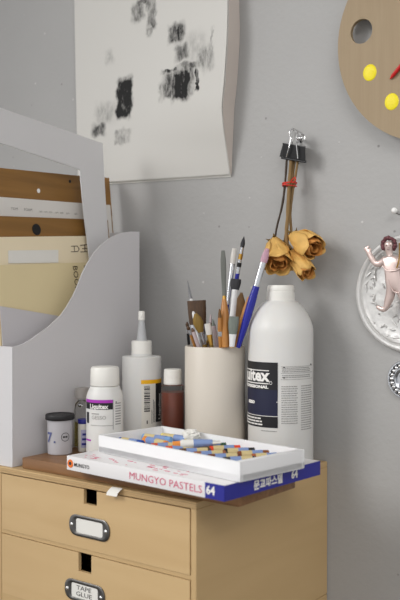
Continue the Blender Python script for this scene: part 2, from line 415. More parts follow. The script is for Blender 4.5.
obj('count_lettering', bm, 'lettering', pbx)
# printed pink and red flecks on the lid margin
for k in range(34):
    u = .012+random.random()*(BW-.06); v = .006+random.random()*.022; s = .0015+random.random()*.004
    bm = newbm(); box(bm, (u, v, BH-.0001), (u+s*1.6, v+s*.4, BH+.00025), F=BF); obj('printed_fleck', bm, 'pinkink', pbx, smooth=False)
TW, TD, TH, TT = .2500, .1100, .0222, .0040
TZ = BZ+.0003+BH
FRt = atZ(240.0, 483.2, TZ+.0006); a = math.radians(-8.8)
TF = frame(FRt-Vector((cos(a), sin(a), 0))*TW, -8.8)
bm = newbm()
box(bm, (0, 0, 0), (TW, TD, .0085), .0008, 1, F=TF)
for lo, hi in (((0, 0, .0005), (TW, TT, TH)), ((0, TD-TT, .0005), (TW, TD, TH)), ((0, TT, .0005), (TT*1.2, TD-TT, TH)), ((TW-TT*2.2, TT, .0005), (TW, TD-TT, TH))):
    box(bm, lo, hi, .0007, 2, F=TF)
tag(obj('pastel_tray', bm, 'tray', loc=TF(TW/2, TD/2, 0)), 'open white tray of pastel sticks resting on the pastel box', 'tray')
STK = [('green', (66, 160, 74)), ('red orange', (222, 92, 56)), ('dark green', (52, 84, 58)), ('vermilion', (224, 70, 40)), ('black', (44, 44, 46)), ('chestnut', (132, 76, 44)),
       ('rust', (168, 92, 52)), ('charcoal', (64, 66, 70)), ('cobalt blue', (44, 84, 168)), ('orange', (226, 142, 66)), ('brick red', (196, 84, 60)), ('umber', (96, 68, 50)),
       ('sienna', (150, 92, 58)), ('cocoa', (112, 64, 48)), ('pale yellow', (230, 214, 120)), ('sky blue', (122, 160, 206)), ('ochre', (194, 150, 78)), ('olive', (124, 128, 66)), ('grey', (140, 138, 136)), ('maroon', (110, 40, 44))]
M['wraptan'] = pmat('tan_wrapper', (208, 190, 140), .6, var=.05)
M['wrapblue'] = pmat('blue_wrapper', (128, 150, 196), .6, var=.08)
def stick(u, v, w, yaw, L_, i, r=.0048, note=''):
    nm, col = STK[i]
    if nm not in M: M[nm] = pmat('pastel_'+nm.replace(' ', '_'), col, .85, var=.08, bump=.3)
    d = math.radians(yaw-7); D = Vector((cos(d), sin(d), 0)); c = TF(u, v, w+r); p0 = c-D*L_/2
    art = 'an' if nm[0] in 'aeiou' else 'a'
    t = thing('pastel_stick', f'pastel stick with {art} {nm} tip{note}', 'pastel stick', c-Vector((0, 0, r)), 'pastel sticks in the white tray')
    bm = newbm(); tube(bm, [p0, p0+D*.0005, p0+D*(L_-.0005), p0+D*L_], [r*.8, r*.92, r*.92, r*.8], 12); obj('pigment', bm, nm, t, label=f'{nm} pigment')
    bm = newbm(); tube(bm, [p0+D*.004, p0+D*(L_*.45)], r*1.0, 12); obj('tan_wrapper', bm, 'wraptan', t)
    bm = newbm(); tube(bm, [p0+D*(L_*.45+.0001), p0+D*(L_-.008)], r*1.0, 12); obj('blue_wrapper', bm, 'wrapblue', t)
bk = [(.098, 0), (.126, 2), (.150, 3), (.174, 4), (.197, 5), (.220, 6)]
for k, (u, i) in enumerate(bk): stick(u, .079, .0088, 56, .038, i, note=' in the back row of the tray')
fr = [(.086, 10), (.113, 1), (.138, 11), (.163, 12), (.187, 13), (.211, 7)]
for k, (u, i) in enumerate(fr): stick(u, .040, .0088, 232+4*(k % 2), .038, i, note=' in the front row of the tray')
stick(.050, .090, .0088, 6, .050, 14, note=' at the left back of the tray')
stick(.034, .070, .0088, 10, .046, 15, note=' at the left end of the tray')
stick(.052, .052, .0088, 172, .050, 9, note=' in the left half of the tray')
stick(.032, .028, .0088, 5, .040, 8, note=' in the left front corner of the tray')
# crumpled white paper wrapper and a paint tube lying on the sticks
bm = newbm(); c0 = TF(.074, .094, .0125)
t = newbm(); bmesh.ops.create_icosphere(t, subdivisions=3, radius=1)
for v in t.verts:
    n = v.co.normalized(); k = 1+.16*sin(7*n.x+3*n.y)*cos(6*n.z+2)+.10*sin(13*n.y+9*n.x)
    v.co = Vector((n.x*.013*k, n.y*.008*k, n.z*.0075*k+.002))+c0+Vector((n.z*.003, 0, .006))
join(bm, t)
tag(obj('crumpled_paper', bm, 'paper', loc=c0, angle=22), 'crumpled white paper wad among the pastels by the back rim of the tray', 'paper')
pt = thing('paint_tube', 'small white and blue paint tube with orange cap lying across the tray', 'paint tube', TF(.125, .056, .012))
A0, A1 = TF(.106, .034, .0192), TF(.144, .078, .0215); dv = (A1-A0)
sd = Vector((dv.y, -dv.x, 0)).normalized()
bm = newbm(); tube(bm, [A0+dv*.14, A0+dv*.18, A0+dv*.6, A0+dv*1.0], [.0042, .0054, .006, .0072], 16, flat=(sd, [1, 1, .75, .14])); obj('tube_body', bm, 'paper', pt)
bm = newbm(); tube(bm, [A0+dv*.42, A0+dv*.82], [.0058, .0067], 16, flat=(sd, [.96, .55])); obj('blue_label', bm, 'wrapblue', pt)
bm = newbm(); tube(bm, [A0-dv*.02, A0+dv*.14], [.0036, .0042], 12); obj('cap', bm, 'orange', pt)

# ------------------------------------------------------------ magazine file and what stands in it
FXr, FXl, FYf, FYb = -.9276, -1.0290, .7990, 1.0620
ZF = ZT+.0004
curve_px = [(10, 347), (17, 346), (24, 343.6), (33, 338), (42, 331.5), (50, 325.5), (61, 315), (67, 306.5), (73, 296), (78, 285), (82.5, 273), (88, 262.5), (94, 253), (101, 245.3), (109, 238.8), (116, 234.8), (123, 232.6), (131, 231.6), (139, 231.6)]
prof = [atX(p, y, FXr) for p, y in curve_px]
prof[0].y = FYf; prof[-1].y = FYb
mf = thing('magazine_file', 'pale grey magazine file with curved cut side standing left of the bottles', 'magazine file', ((FXr+FXl)/2, (FYf+FYb)/2, ZT))
for X, d_ in ((FXr, -.002), (FXl, .002)):
    pts = [Vector((X, FYf, ZF)), Vector((X, FYb, ZF))]+[Vector((X, p.y, p.z)) for p in prof[::-1]]
    bm = newbm(); prism(bm, pts, (d_, 0, 0)); obj('side_panel', bm, 'file', mf, smooth=False)
zf = prof[0].z
bm = newbm(); box(bm, (FXl+.002, FYf, ZF), (FXr-.002, FYf+.002, zf)); obj('front_panel', bm, 'file_in', mf, smooth=False, label='white front panel')
bm = newbm(); box(bm, (FXl+.002, FYb-.002, ZF), (FXr-.002, FYb, prof[-1].z)); obj('back_panel', bm, 'file_in', mf, smooth=False)
bm = newbm(); box(bm, (FXl+.002, FYf+.002, ZF), (FXr-.002, FYb-.002, ZF+.002)); obj('base_panel', bm, 'file_in', mf, smooth=False)
LEAN = .10; Z0 = ZF+.0022
def onp(px, y, xb):
    """point on a leaning upright plane whose foot is at X = xb"""
    X = xb
    for _ in range(12):
        p = atX(px, y, X); X = xb-LEAN*(p.z-Z0)
    return p
def foot(p, xb): return Vector((xb, p.y, Z0))
def yz(p, xb, y, z): return Vector((xb-LEAN*(z-Z0), y, z))
def sheet(name, top, xb, th, mat, label, cat, parts=(), yb=None, yf=None):
    """top: photo points of the top edge, left to right; hangs down to the file's floor"""
    pts = [onp(px, y, xb) for px, y in top]
    if yf is not None:
        k = (pts[1].z-pts[0].z)/(pts[1].y-pts[0].y); pts[0] = yz(None, xb, yf, pts[0].z+(yf-pts[0].y)*k)
    P = pts[:]
    if yb is not None:
        k = (P[-1].z-P[-2].z)/(P[-1].y-P[-2].y); P[-1] = yz(None, xb, yb, P[-1].z+(yb-P[-1].y)*k)
    pl = [foot(P[0], xb), foot(P[-1], xb)]+P[::-1]
    t = thing(name, label, cat, (xb, (P[0].y+P[-1].y)/2, Z0)) if parts else None
    bm = newbm(); prism(bm, pl, (-th, 0, 0))
    o = obj(parts[0] if parts else name, bm, mat, t, loc=None if t else (xb, (P[0].y+P[-1].y)/2, Z0), smooth=False)
    if not t: tag(o, label, cat)
    return t or o
YI0 = FYf+.0025; YI1 = FYb-.0025
EP = .0006
def onp2(xb):
    return lambda px, y: onp(px, y, xb)+Vector((EP, 0, 0))
sheet('grey_card', [(0, 306), (56, 315.5), (100, 322)], -.9335, .0008, 'lilac', 'pale grey card lowest in the magazine file just behind its curved side', 'card', yf=YI0)
xe = -.9375
env = sheet('kraft_envelope', [(0, 265.3), (90, 262.3), (104, 261.9)], xe, .0012, 'kraft', 'tan kraft envelope with dark handwriting inside the magazine file', 'envelope', ('envelope_body',), yf=YI0)
def vtext(parent, word, px, y, px2, y2, xb, hgt, name='lettering', mat='brownink', flip=False, bold=0):
    """handwriting running from photo point (px,y) to (px2,y2) on a leaning plane"""
    A = onp(px, y, xb)+Vector((EP, 0, 0)); B = onp(px2, y2, xb)+Vector((EP, 0, 0)); d = (B-A); Ln = d.length; d.normalize()
    nrm = Vector((1, 0, LEAN)).normalized(); up = nrm.cross(d)
    if flip: up = -up
    bm = newbm(); text(bm, word, hgt, lambda u, v: A+d*u+up*v, align='LEFT', bold=bold)
    return obj(name, bm, mat, parent)
vtext(env, 'BOOK', 72.5, 265.5, 75.5, 294, xe, .0100)
vtext(env, 'E', 83.5, 265, 84.5, 273, xe, .008)
xf = -.9425
fo = sheet('cream_folder', [(0, 237), (87, 236), (104, 235.8)], xf, .003, 'cream', 'cream folder with white sticker along its lower edge inside the magazine file', 'folder', ('folder_body',), yf=YI0)
bm = newbm(); q = onp2(xf); prism(bm, [q(8, 250.5), q(58, 250), (q(58, 262.6)), q(8, 263.4)], (.0004, 0, 0)); obj('sticker', bm, 'paper', fo, label='white blank sticker')
vtext(fo, 'TI', 84.5, 246.6, 70, 246.9, xf, .0062, flip=False) if False else None
bm = newbm()
def stroke(bm, a, b2, xb, r=.0005): tube(bm, [onp(a[0], a[1], xb)+Vector((EP, 0, 0)), onp(b2[0], b2[1], xb)+Vector((EP, 0, 0))], r, 6)
for a, b2 in (((80, 245.5), (87, 244.5)), ((82, 248.7), (87, 248.4)), ((84.5, 245), (84.7, 252)), ((80.4, 252), (87, 251.6)), ((71, 246.2), (77, 246)), ((71, 251.8), (77.5, 251.6)), ((77, 246), (79, 249)), ((79, 249), (77.5, 251.6)), ((74, 246.2), (74.2, 251.6))): stroke(bm, a, b2, xf)
obj('handwriting', bm, 'brownink', fo)
xw = -.9475
pn = sheet('wood_panel', [(0, 216), (80, 219), (108, 220)], xw, .007, 'panelwood', 'short brown wood panel with dark knot just behind the cream folder', 'wood panel', ('board_face',), yf=YI0)
bm = newbm(); c0 = onp(36.5, 229.5, xw); prism(bm, [c0+Vector((.0002-LEAN*(.0085*sin(2*pi*k/20)), .0085*cos(2*pi*k/20), .0085*sin(2*pi*k/20))) for k in range(20)], (.0004, 0, 0)); obj('knot', bm, 'blackpaint', pn, label='dark knot hole')
xs = -.957
wb = sheet('white_board', [(0, 197), (85, 203.5), (110.4, 205.2)], xs, .005, 'foam', 'white foam board with faint pencil writing between two brown wood panels', 'board', ('board_face',), yf=YI0)
bm = newbm()
q = onp2(xs)
for (w, p) in (('TOM', 11), ('FOAM', 24)):
    A = q(p, 209.3+p*.065); d = (q(p+10, 209.3+(p+10)*.065)-A).normalized(); up = Vector((1, 0, LEAN)).normalized().cross(d)
    text(bm, w, .0042, lambda u, v: A+d*u+up*v, align='LEFT')
for p in (39, 44, 49, 55, 60, 66, 74): tube(bm, [q(p+t_*.8, 209.3+p*.065-(.9 if t_ % 2 else -.6)) for t_ in range(5)], .00022, 5)
obj('pencil_writing', bm, 'greyink', wb)
xg = -.965
wp = sheet('wood_panel', [(0, 168), (80, 176.0), (109.4, 178.0)], xg, .010, 'panelwood', 'tall brown wood panel with pale nail head, rearmost in the magazine file', 'wood panel', ('board_face',), yf=YI0)
bm = newbm(); c0 = onp(38.5, 191, xg)+Vector((.0008, 0, 0)); ball(bm, c0, .0032, (.4, 1, 1.1)); obj('nail_head', bm, 'pin', wp, label='pale nail head')
bm = newbm(); c0 = onp(70, 181.5, xg)+Vector((.0004, 0, 0)); ball(bm, c0, .0026, (.3, 1, 1)); obj('nail_hole', bm, 'blackpaint', wp, label='dark nail hole')
# white mat frame leaning in front of them
xm = -.9318
outer = [onp(-70, 83.5, xm), onp(102.8, 143.5, xm), onp(105.8, 200, xm), onp(109.5, 250, xm)]
inner = [onp(-70, 119, xm), onp(80, 169.8, xm), onp(84, 213, xm), onp(88.5, 250, xm)]
def ext(a, b2, z):
    k = (z-a.z)/(b2.z-a.z); return a+(b2-a)*k
ob = ext(outer[2], outer[3], Z0+.001); ib = ext(inner[2], inner[3], Z0+.035)
ob2 = Vector((ob.x, outer[0].y+.07, ob.z)); ib2 = Vector((ib.x, inner[0].y+.12, ib.z))
# keep the lower rail behind the file's front: the frame is an L-shaped remnant with a stub foot
bm = newbm()
prism(bm, [inner[0], inner[1], inner[2], inner[3], ib, ob, outer[3], outer[2], outer[1], outer[0]], (-.0016, 0, 0))
tag(obj('mat_frame', bm, 'mat', loc=(xm, outer[1].y, Z0), smooth=False), 'white cardboard mat frame leaning inside the magazine file and rising above it', 'mat frame')

# ------------------------------------------------------------ bottles on the board and cabinet
# plastic film canister
c = Vector((-.893, .855, BZ+.0004)); c = atY(59.7, 455, .855); c.z = BZ+.0003; va = view_ang(c)
cn = thing('film_canister', 'small translucent grey canister with black lid left of the bottles', 'canister', c)
bm = newbm(); lathe(bm, [(0, 0), (.0162, 0), (.0170, .001), (.0176, .046), (.0176, .048), (0, .048)], c); obj('canister_body', bm, 'greyplastic', cn)
bm = newbm(); lathe(bm, [(0, .0475), (.0196, .0475), (.0202, .0485), (.0202, .0535), (.0195, .0548), (.017, .0550), (.0162, .0540), (0, .0540)], c); obj('lid', bm, 'lid', cn, label='black lid')
g = cyl(c, .0177, va)
bm = newbm(); text(bm, '7', .013, lambda u, v: g(u-.0165, v+.018), bold=.0006); patch(bm, g, -.0088, -.0064, .0170, .0196, 3)
obj('blue_lettering', bm, 'blueink', cn)
bm = newbm()
for k in range(36):
    a0, a1 = 2*pi*k/36, 2*pi*(k+1)/36; R1, R2 = .0060, .0053
    bm.faces.new([bm.verts.new(g(.0075+r*cos(a), .025+r*sin(a))) for r, a in ((R1, a0), (R1, a1), (R2, a1), (R2, a0))])
patch(bm, g, .0042, .0068, .0240, .0262, 3); patch(bm, g, .0078, .0106, .0240, .0262, 3); obj('round_stamp', bm, 'darkink', cn)
# clear bottle and little blue capped bottle
c = atY(81.7, 446, .9125); c.z = BZ+.0003
cb = thing('clear_bottle', 'small clear bottle with clear cap half hidden behind the black lidded canister', 'bottle', c)
bm = newbm(); lathe(bm, [(0, 0), (.0102, 0), (.0108, .001), (.0108, .054), (.0095, .062), (.0060, .066), (.0056, .070), (0, .070)], c, 28); obj('bottle_body', bm, 'glass', cb)
bm = newbm(); lathe(bm, [(0, .0012), (.0094, .0012), (.0097, .002), (.0097, .036), (0, .036)], c, 28); obj('liquid', bm, 'oil', cb, label='pale yellow liquid')
bm = newbm(); lathe(bm, [(0, .0702), (.0090, .0702), (.0098, .0712), (.0098, .0835), (.0090, .0850), (.007, .0855), (0, .0855)], c, 28); obj('cap', bm, 'smoke', cb)
bm = newbm(); ball(bm, c+Vector((.001, -.004, .060)), .0030); obj('steel_ball', bm, 'chrome', cb)
c = atY(83.3, 448, .8870); c.z = BZ+.0003; va = view_ang(c)
sb = thing('dropper_bottle', 'tiny white bottle with dark blue cap between canister and purple banded bottle', 'bottle', c)
bm = newbm(); lathe(bm, [(0, 0), (.0074, 0), (.0078, .0008), (.0078, .037), (.0072, .0390), (0, .0390)], c, 28); obj('bottle_body', bm, 'label', sb)
bm = newbm(); lathe(bm, [(0, .0391), (.0078, .0391), (.0082, .0398), (.0082, .0445), (.0078, .0452), (0, .0452)], c, 28); obj('cap', bm, 'bluecap', sb, label='dark blue cap')
g = cyl(c, .0078, va); bm = newbm(); patch(bm, g, -.0036, .0050, .006, .031, 8); obj('label_patch', bm, 'lilaclabel', sb)
bm = newbm()
for k in range(3): patch(bm, g, -.0024+.0005*k, .0040-.0004*k, .0095+.0068*k, .0125+.0068*k, 5, .0007)
obj('lettering', bm, 'bluecap', sb)
# squat acrylic bottle with purple bands
c = atY(104.8, 453, .888); c.z = BZ+.0003; va = view_ang(c); r = .0258
gb = thing('gesso_bottle', 'round white bottle with purple stripe and black name band left of the box', 'bottle', c)
kz = math.hypot(c.x, c.y)*math.cos(math.atan2(c.x, c.y)+YAW)/FL     # metres per photo pixel at this distance
def hz(y): return (CAMZ-(y-HY)*kz)-c.z
def hs(y): return (CAMZ-(y-HY)*(kz-r*.9/FL))-c.z
bm = newbm(); zs = hz(396.5); lathe(bm, [(0, 0), (r-.002, 0), (r, .002), (r, zs-.004), (r*.985, zs), (r*.93, zs+.006), (r*.84, zs+.0105), (r*.78, hz(386)), (r*.72, hz(385.5)), (0, hz(385.5))], c, 48); obj('bottle_body', bm, 'white', gb)
bm = newbm(); z0 = hz(385.2); z1 = hz(366.5)
lathe(bm, [(0, z0), (.0195, z0), (.0200, z0+.001), (.0196, z1-.003), (.0185, z1-.0008), (.017, z1), (0, z1)], c, 48); obj('cap', bm, 'whitecap', gb)
g = cyl(c, r, va)
def au(px): # arc position on this bottle for a photo column
    return r*math.asin(max(-.999, min(.999, (px-104.8)*kz/r)))
bm = newbm(); patch(bm, g, au(86.6), au(112.8), hs(403), hs(400)); obj('purple_band', bm, 'purple', gb, label='purple stripe')
bm = newbm(); patch(bm, g, au(86.6), au(91), hs(442), hs(440.3), 4); obj('purple_band', bm, 'purple', gb, label='purple stripe')
bm = newbm(); patch(bm, g, au(86.6), au(112.8), hs(409.6), hs(403)); obj('black_band', bm, 'black', gb, label='black name band')
bm = newbm(); text(bm, 'Liquitex', .0062, lambda u, v: g((au(91)+au(107))/2+u, hs(408.8)+v, .0008), bold=.0003, wscale=.92); obj('brand_lettering', bm, 'lettering', gb)
bm = newbm(); text(bm, 'GESSO', .0050, lambda u, v: g(au(92)+u, hs(419.5)+v, .0005), align='LEFT'); patch(bm, g, au(92), au(99), hs(414.6), hs(413.6), 4)
patch(bm, g, au(91), au(112.6), hs(426), hs(425.5)); patch(bm, g, au(112.5), au(113.1), hs(430), hs(400), 3)
for k in range(9): patch(bm, g, au(115), au(120.2), hs(404.5+k*2.6), hs(403.4+k*2.6), 4)
obj('grey_print', bm, 'greyink', gb)
bm = newbm(); patch(bm, g, au(87.2), au(89.2), hs(424), hs(413), 3); obj('dark_mark', bm, 'black', gb)
bm = newbm(); ball(bm, g(au(115.6), hs(402.5)), .0009); obj('dark_mark', bm, 'black', gb)

def scaled(px, ybase, Y, zbase):
    c = atY(px, ybase, Y); c.z = zbase
    k = (c.x*FX+c.y*FY)/FL
    return c, k, (lambda y: (CAMZ-(y-HY)*k)-zbase), view_ang(c)
def front(k, r, zb): return lambda y: (CAMZ-(y-HY)*(k-r*.9/FL))-zb
# tall glue bottle with nozzle
c, k, hz, va = scaled(141.6, 450, 1.0, ZT+.0003); r = 19.6*k; PX = 141.6; hs = front(k, r, c.z)
gl = thing('glue_bottle', 'white glue bottle with pointed nozzle and yellow and black label', 'bottle', c)
bm = newbm(); zs = hz(356)
lathe(bm, [(0, 0), (r-.002, 0), (r, .002), (r, zs-.0030), (r*.985, zs-.0008), (r*.94, zs), (r*.55, zs+.0012), (r*.52, zs+.004), (0, zs+.004)], c, 48); obj('bottle_body', bm, 'white', gl)
bm = newbm(); z0, z1 = hz(355.2), hz(340.5); rc = 10.2*k
lathe(bm, [(0, z0), (rc, z0), (rc*1.0, z1-.002), (rc*.95, z1-.0005), (rc*.88, z1), (0, z1)], c, 40)
ob_ = obj('collar', bm, 'whitecap', gl)
bm = newbm(); z2 = hz(319.5)
lathe(bm, [(0, z1), (5.6*k, z1), (5.0*k, z1+.003), (2.6*k, z2), (0, z2)], c, 28); obj('nozzle', bm, 'natural', gl)
bm = newbm(); z3 = hz(311)
lathe(bm, [(0, z2-.001), (3.4*k, z2-.001), (3.5*k, z2), (3.1*k, z3-.001), (2.6*k, z3), (0, z3)], c, 24); obj('nozzle_cap', bm, 'whitecap', gl)
g = cyl(c, r, va)
def au(px): return r*math.asin(max(-.999, min(.999, (px-PX)*k/r)))
bm = newbm(); patch(bm, g, au(141), au(161.1), hs(384), hs(380)); obj('yellow_band', bm, 'yellowband', gl, label='yellow label band')
bm = newbm(); patch(bm, g, au(141.4), au(155.2), hs(440), hs(384)); obj('label_patch', bm, 'label', gl)
bm = newbm(); patch(bm, g, au(155.2), au(161.1)+.006, hs(423), hs(384)); obj('black_band', bm, 'black', gl, label='black name band')
bm = newbm()
random.seed(3); y = 386
while y < 411:
    w = random.choice((.35, .5, .9, 1.3)); patch(bm, g, au(144), au(149.6), hs(y+w), hs(y), 5, .0006); y += w+random.choice((.45, .6, .9))
for (xx, ya, yb) in ((151.3, 410, 424), (152.8, 400, 423), (154, 402, 423)): patch(bm, g, au(xx), au(xx)+.0006, hs(yb), hs(ya), 2, .0006)
patch(bm, g, au(146.4), au(147.4), hs(424), hs(420.5), 2, .0006)
obj('barcode', bm, 'darkink', gl)
bm = newbm(); text(bm, 'Liquitex', .0085, lambda u, v: g(au(158.8)-v*.75+.003, hs(421)+u, .0008), align='LEFT', bold=.0003); obj('brand_lettering', bm, 'lettering', gl)
# red brown flip-top bottle
c, k, hz, va = scaled(172.6, 452, 1.0, ZT+.0003); r = 11.4*k
rb = thing('medium_bottle', 'clear bottle of red-brown liquid with white cap left of the brush cup', 'bottle', c)
bm = newbm(); zs = hz(386)
lathe(bm, [(0, 0), (r-.001, 0), (r, .001), (r, zs-.001), (r*.97, zs+.001), (r*.86, hz(384.5)), (0, hz(384.5))], c, 36); obj('bottle_body', bm, 'glass', rb)
bm = newbm(); lathe(bm, [(0, .0012), (r*.93, .0012), (r*.955, .002), (r*.955, hz(392)), (0, hz(392))], c, 36); obj('liquid', bm, 'redbrown', rb, label='red-brown liquid')
bm = newbm(); z0, z1 = hz(384.3), hz(369)
lathe(bm, [(0, z0), (8.6*k, z0), (9.0*k, z0+.0008), (8.9*k, z0+.010), (8.6*k, z0+.0104), (8.9*k, z0+.0108), (8.6*k, z1-.001), (8*k, z1), (0, z1)], c, 36); obj('cap', bm, 'whitecap', rb)
# large bottle
c, k, hz, va = scaled(280.7, 463, 1.037, ZT+.0003); r = 32.6*k; PX = 280.7; hs = front(k, r, c.z)
bb = thing('gesso_jug', 'large white bottle with dark navy label beside the brush cup', 'bottle', c)
bm = newbm()
pr_ = [(0, 0), (r-.004, 0), (r-.001, .001), (r, .004), (r, hz(334)), (r*.995, hz(329.5)), (r*.975, hz(325.5)), (r*.925, hz(320.5)), (r*.83, hz(314)), (r*.70, hz(307.5)), (r*.54, hz(302.3)), (r*.43, hz(300.5)), (r*.42, hz(299.5)), (0, hz(299.5))]
lathe(bm, pr_, c, 72); obj('bottle_body', bm, 'white', bb)
bm = newbm()
lathe(bm, [(0, hz(300.8)), (13.9*k, hz(300.8)), (14.1*k, hz(300)), (13.8*k, hz(292)), (13.3*k, hz(291.6)), (13.3*k, hz(291.0)), (13.5*k, hz(290.6)), (13.2*k, hz(286.4)), (12.4*k, hz(285.2)), (0, hz(285.2))], c, 48); obj('cap', bm, 'whitecap', bb)
g = cyl(c, r, va)
def au(px): return r*math.asin(max(-.999, min(.999, (px-PX)*k/r)))
uR = au(278); uL = uR-.108
bm = newbm(); patch(bm, g, uL, uR, hs(428), hs(362.5), 40); obj('dark_label', bm, 'navy', bb, label='dark navy label')
bm = newbm(); patch(bm, g, uL, uR, hs(427.8), hs(417), 40, .0006); obj('black_band', bm, 'black', bb)
bm = newbm(); patch(bm, g, uL, uR, hs(390), hs(362.7), 40, .0006); obj('black_band', bm, 'black', bb)
bm = newbm(); uc = au(269.5)
text(bm, 'Liquitex', .0158, lambda u, v: g(uc+u, hs(381.3)+v, .0011), align='RIGHT', bold=.0008, wscale=.98)
text(bm, 'PROFESSIONAL', .0036, lambda u, v: g(au(269)+u, hs(388.6)+v, .0011), align='RIGHT', bold=.0003, wscale=1.5)
text(bm, 'GESSO', .0038, lambda u, v: g(au(256)+u, hs(404.8)+v, .0011), align='RIGHT', bold=.0004)
patch(bm, g, uL+.012, uc, hs(371.3), hs(370.4), 24, .0009); patch(bm, g, uL+.012, uc-.0005, hs(384.4), hs(383.4), 24, .0009)
patch(bm, g, uL, uR, hs(416.7), hs(416.2), 24, .0009)
for kk in range(3):
    q_ = uL+.018
    while q_ < au(264)-.003:
        w_ = random.uniform(.003, .007); patch(bm, g, q_, min(q_+w_, au(264)), hs(420.0+kk*3), hs(418.6+kk*3), 4, .0009); q_ += w_+.0011
ring(bm, g(au(271.3), hs(383), .0008), Vector((-sin(va), cos(va), 0)), Vector((0, 0, 1)), .0019, .0004, 16, 5)
ball(bm, g(uR-.001, hs(402)), .0007)
obj('brand_lettering', bm, 'lettering', bb)
bm = newbm(); random.seed(5)
patch(bm, g, au(281), au(311.5), hs(366.6), hs(366.3), 16, .0005); patch(bm, g, au(281), au(311.5), hs(379.6), hs(379.3), 16, .0005); patch(bm, g, au(281), au(311.5), hs(373.3), hs(373), 16, .0005)
def lines(p0, p1, y0, y1, st):
    y = y0
    while y < y1:
        p = p0
        while p < p1-.8:
            w = random.uniform(.7, 2.2); patch(bm, g, au(p), au(min(p+w, p1)), hs(y+.75), hs(y), 2, .0005); p += w+.5
        y += st
lines(281.5, 297, 386, 424, 2.3); lines(300.5, 310.5, 386, 432, 2.3); lines(282, 309, 367.6, 371.5, 1.8); lines(282, 309, 375, 378.5, 1.8)
lines(262, 278, 431, 432, 2)
obj('grey_print', bm, 'greyink', bb)
for (p, y) in ((284, 367.2), (284, 377.6), (310, 365.3)):
    bm = newbm(); ball(bm, g(au(p), hs(y), .0002), .0011, (1, 1, .8)); obj('dark_mark', bm, 'black', bb)

# ------------------------------------------------------------ brush cup and brushes
c, k, hz, va = scaled(215, 462, 1.010, ZT+.0003); r = 30.2*k; CUP = c.copy(); CR = r
zr = front(k, r, c.z)(347.4); PH = zr
bm = newbm()
lathe(bm, [(0, 0), (r-.003, 0), (r-.0008, .0012), (r, .004), (r, zr-.002), (r-.0008, zr-.0004), (r-.002, zr), (r-.0034, zr-.0006), (r-.0040, zr-.002), (r-.0040, .006), (0, .006)], c, 72)
tag(obj('brush_cup', bm, 'cup', loc=c), 'plain cream ceramic cup holding paint brushes beside the large white bottle', 'cup')
ZRIM = c.z+zr
def brush(rim, tip, Yr, Yt, label, spec, side=(.797, .605, 0), cat='paint brush', name='paint_brush', vis=1.0):
    """rim: photo column where it leaves the cup; tip: photo point. spec: (part, material, from, to, [radii], [flat]) with 0 = rim, 1 = tip"""
    A = atY(rim, 346.5, Yr); B = atY(tip[0], tip[1], Yt)
    A = A+(B-A)*((ZRIM-A.z)/(B.z-A.z)) if abs(B.z-A.z) > 1e-4 else A
    d = B-A; n = d.normalized(); s = 0
    while s < .155:
        p = A-n*(s+.002); q = Vector((p.x-CUP.x, p.y-CUP.y))
        if q.length > CR-.0075 or p.z < CUP.z+.011: break
        s += .002
    E = A-n*s; Ln = d.length
    t = thing(name, label, cat, E, 'brushes in the cream cup')
    for (pn_, mt, f0, f1, rad, fl) in spec:
        bm = newbm()
        n_ = len(rad); P0 = E if f0 is None else A+d*f0
        P = [P0+(A+d*f1-P0)*(i/(n_-1)) for i in range(n_)]
        tube(bm, P, rad, 14, flat=(Vector(side), fl if fl else [1]*n_)); obj(pn_, bm, mt, t)
    return t
mm = .001
def R_(*a): return [v*mm for v in a]
G = ' in the cream cup'
brush(200, (187.5, 281), 1.005, 1.045, 'thin white handled brush end leaning left'+G, [('handle', 'whitepaint', None, .70, R_(2, 2.4, 2.8, 2.6), None), ('handle_tip', 'silver', .70, 1, R_(2.6, 2.2, 1.4, .6), None)])
brush(199, (196.5, 300.5), 1.028, 1.030, 'wide flat brush with dark brown bristles'+G,
      [('handle', 'darkwood', None, .06, R_(3, 4, 6), [1, 1, .7]), ('ferrule', 'silver', .05, .44, R_(6, 11, 12.2), [.7, .35, .3]), ('bristles', 'brownhair', .44, 1, R_(12.2, 13, 13.6, 13.8), [.32, .34, .24, .10])])
brush(205, (195.5, 313.5), 1.000, .990, 'round tipped golden brush with pale ferrule in front of the wide flat brush',
      [('handle', 'goldhair', None, .05, R_(2.5, 3, 3.4), None), ('ferrule', 'silver', .04, .42, R_(3.4, 3.6, 4.0), None), ('bristles', 'goldhair', .42, 1, R_(4.0, 6.2, 7.4, 6.0, 2.0), [.9, .6, .5, .5, .5])])
brush(189, (187.0, 322), 1.006, 1.000, 'short dark brush standing at the left rim of the cream cup', [('handle', 'blackpaint', None, .5, R_(2, 2.2, 2), None), ('ferrule', 'silver', .5, .8, R_(2.2, 2.3), None), ('bristles', 'brownhair', .8, 1, R_(2.3, 2.5, 1), None)])
brush(195, (187.5, 326), .988, .980, 'thin brown handled brush leaning left in front of the wide flat brush', [('handle', 'orangewood', None, .55, R_(2, 2.2, 2), None), ('ferrule', 'silver', .55, .8, R_(2.1, 2.2), None), ('bristles', 'brownhair', .8, 1, R_(2.2, 2.8, 1), None)])
brush(198.5, (192.0, 328), .982, .974, 'thin mauve handled brush leaning beside the golden brush', [('handle', 'mauve', None, .8, R_(2, 2.6, 2.8), None), ('bristles', 'darkwood', .8, 1, R_(2.6, 2, .8), None)])
brush(211.5, (207.5, 323.5), .986, .982, 'small flat white bristled brush with brass ferrule'+G, [('handle', 'goldhair', None, .1, R_(2, 2.4, 2.6), None), ('ferrule', 'gold', .08, .52, R_(2.8, 3.6, 4.2), [1, .8, .5]), ('bristles', 'whitehair', .52, 1, R_(4.2, 4.6, 4.6, 4.2), [.5, .5, .4, .2])])
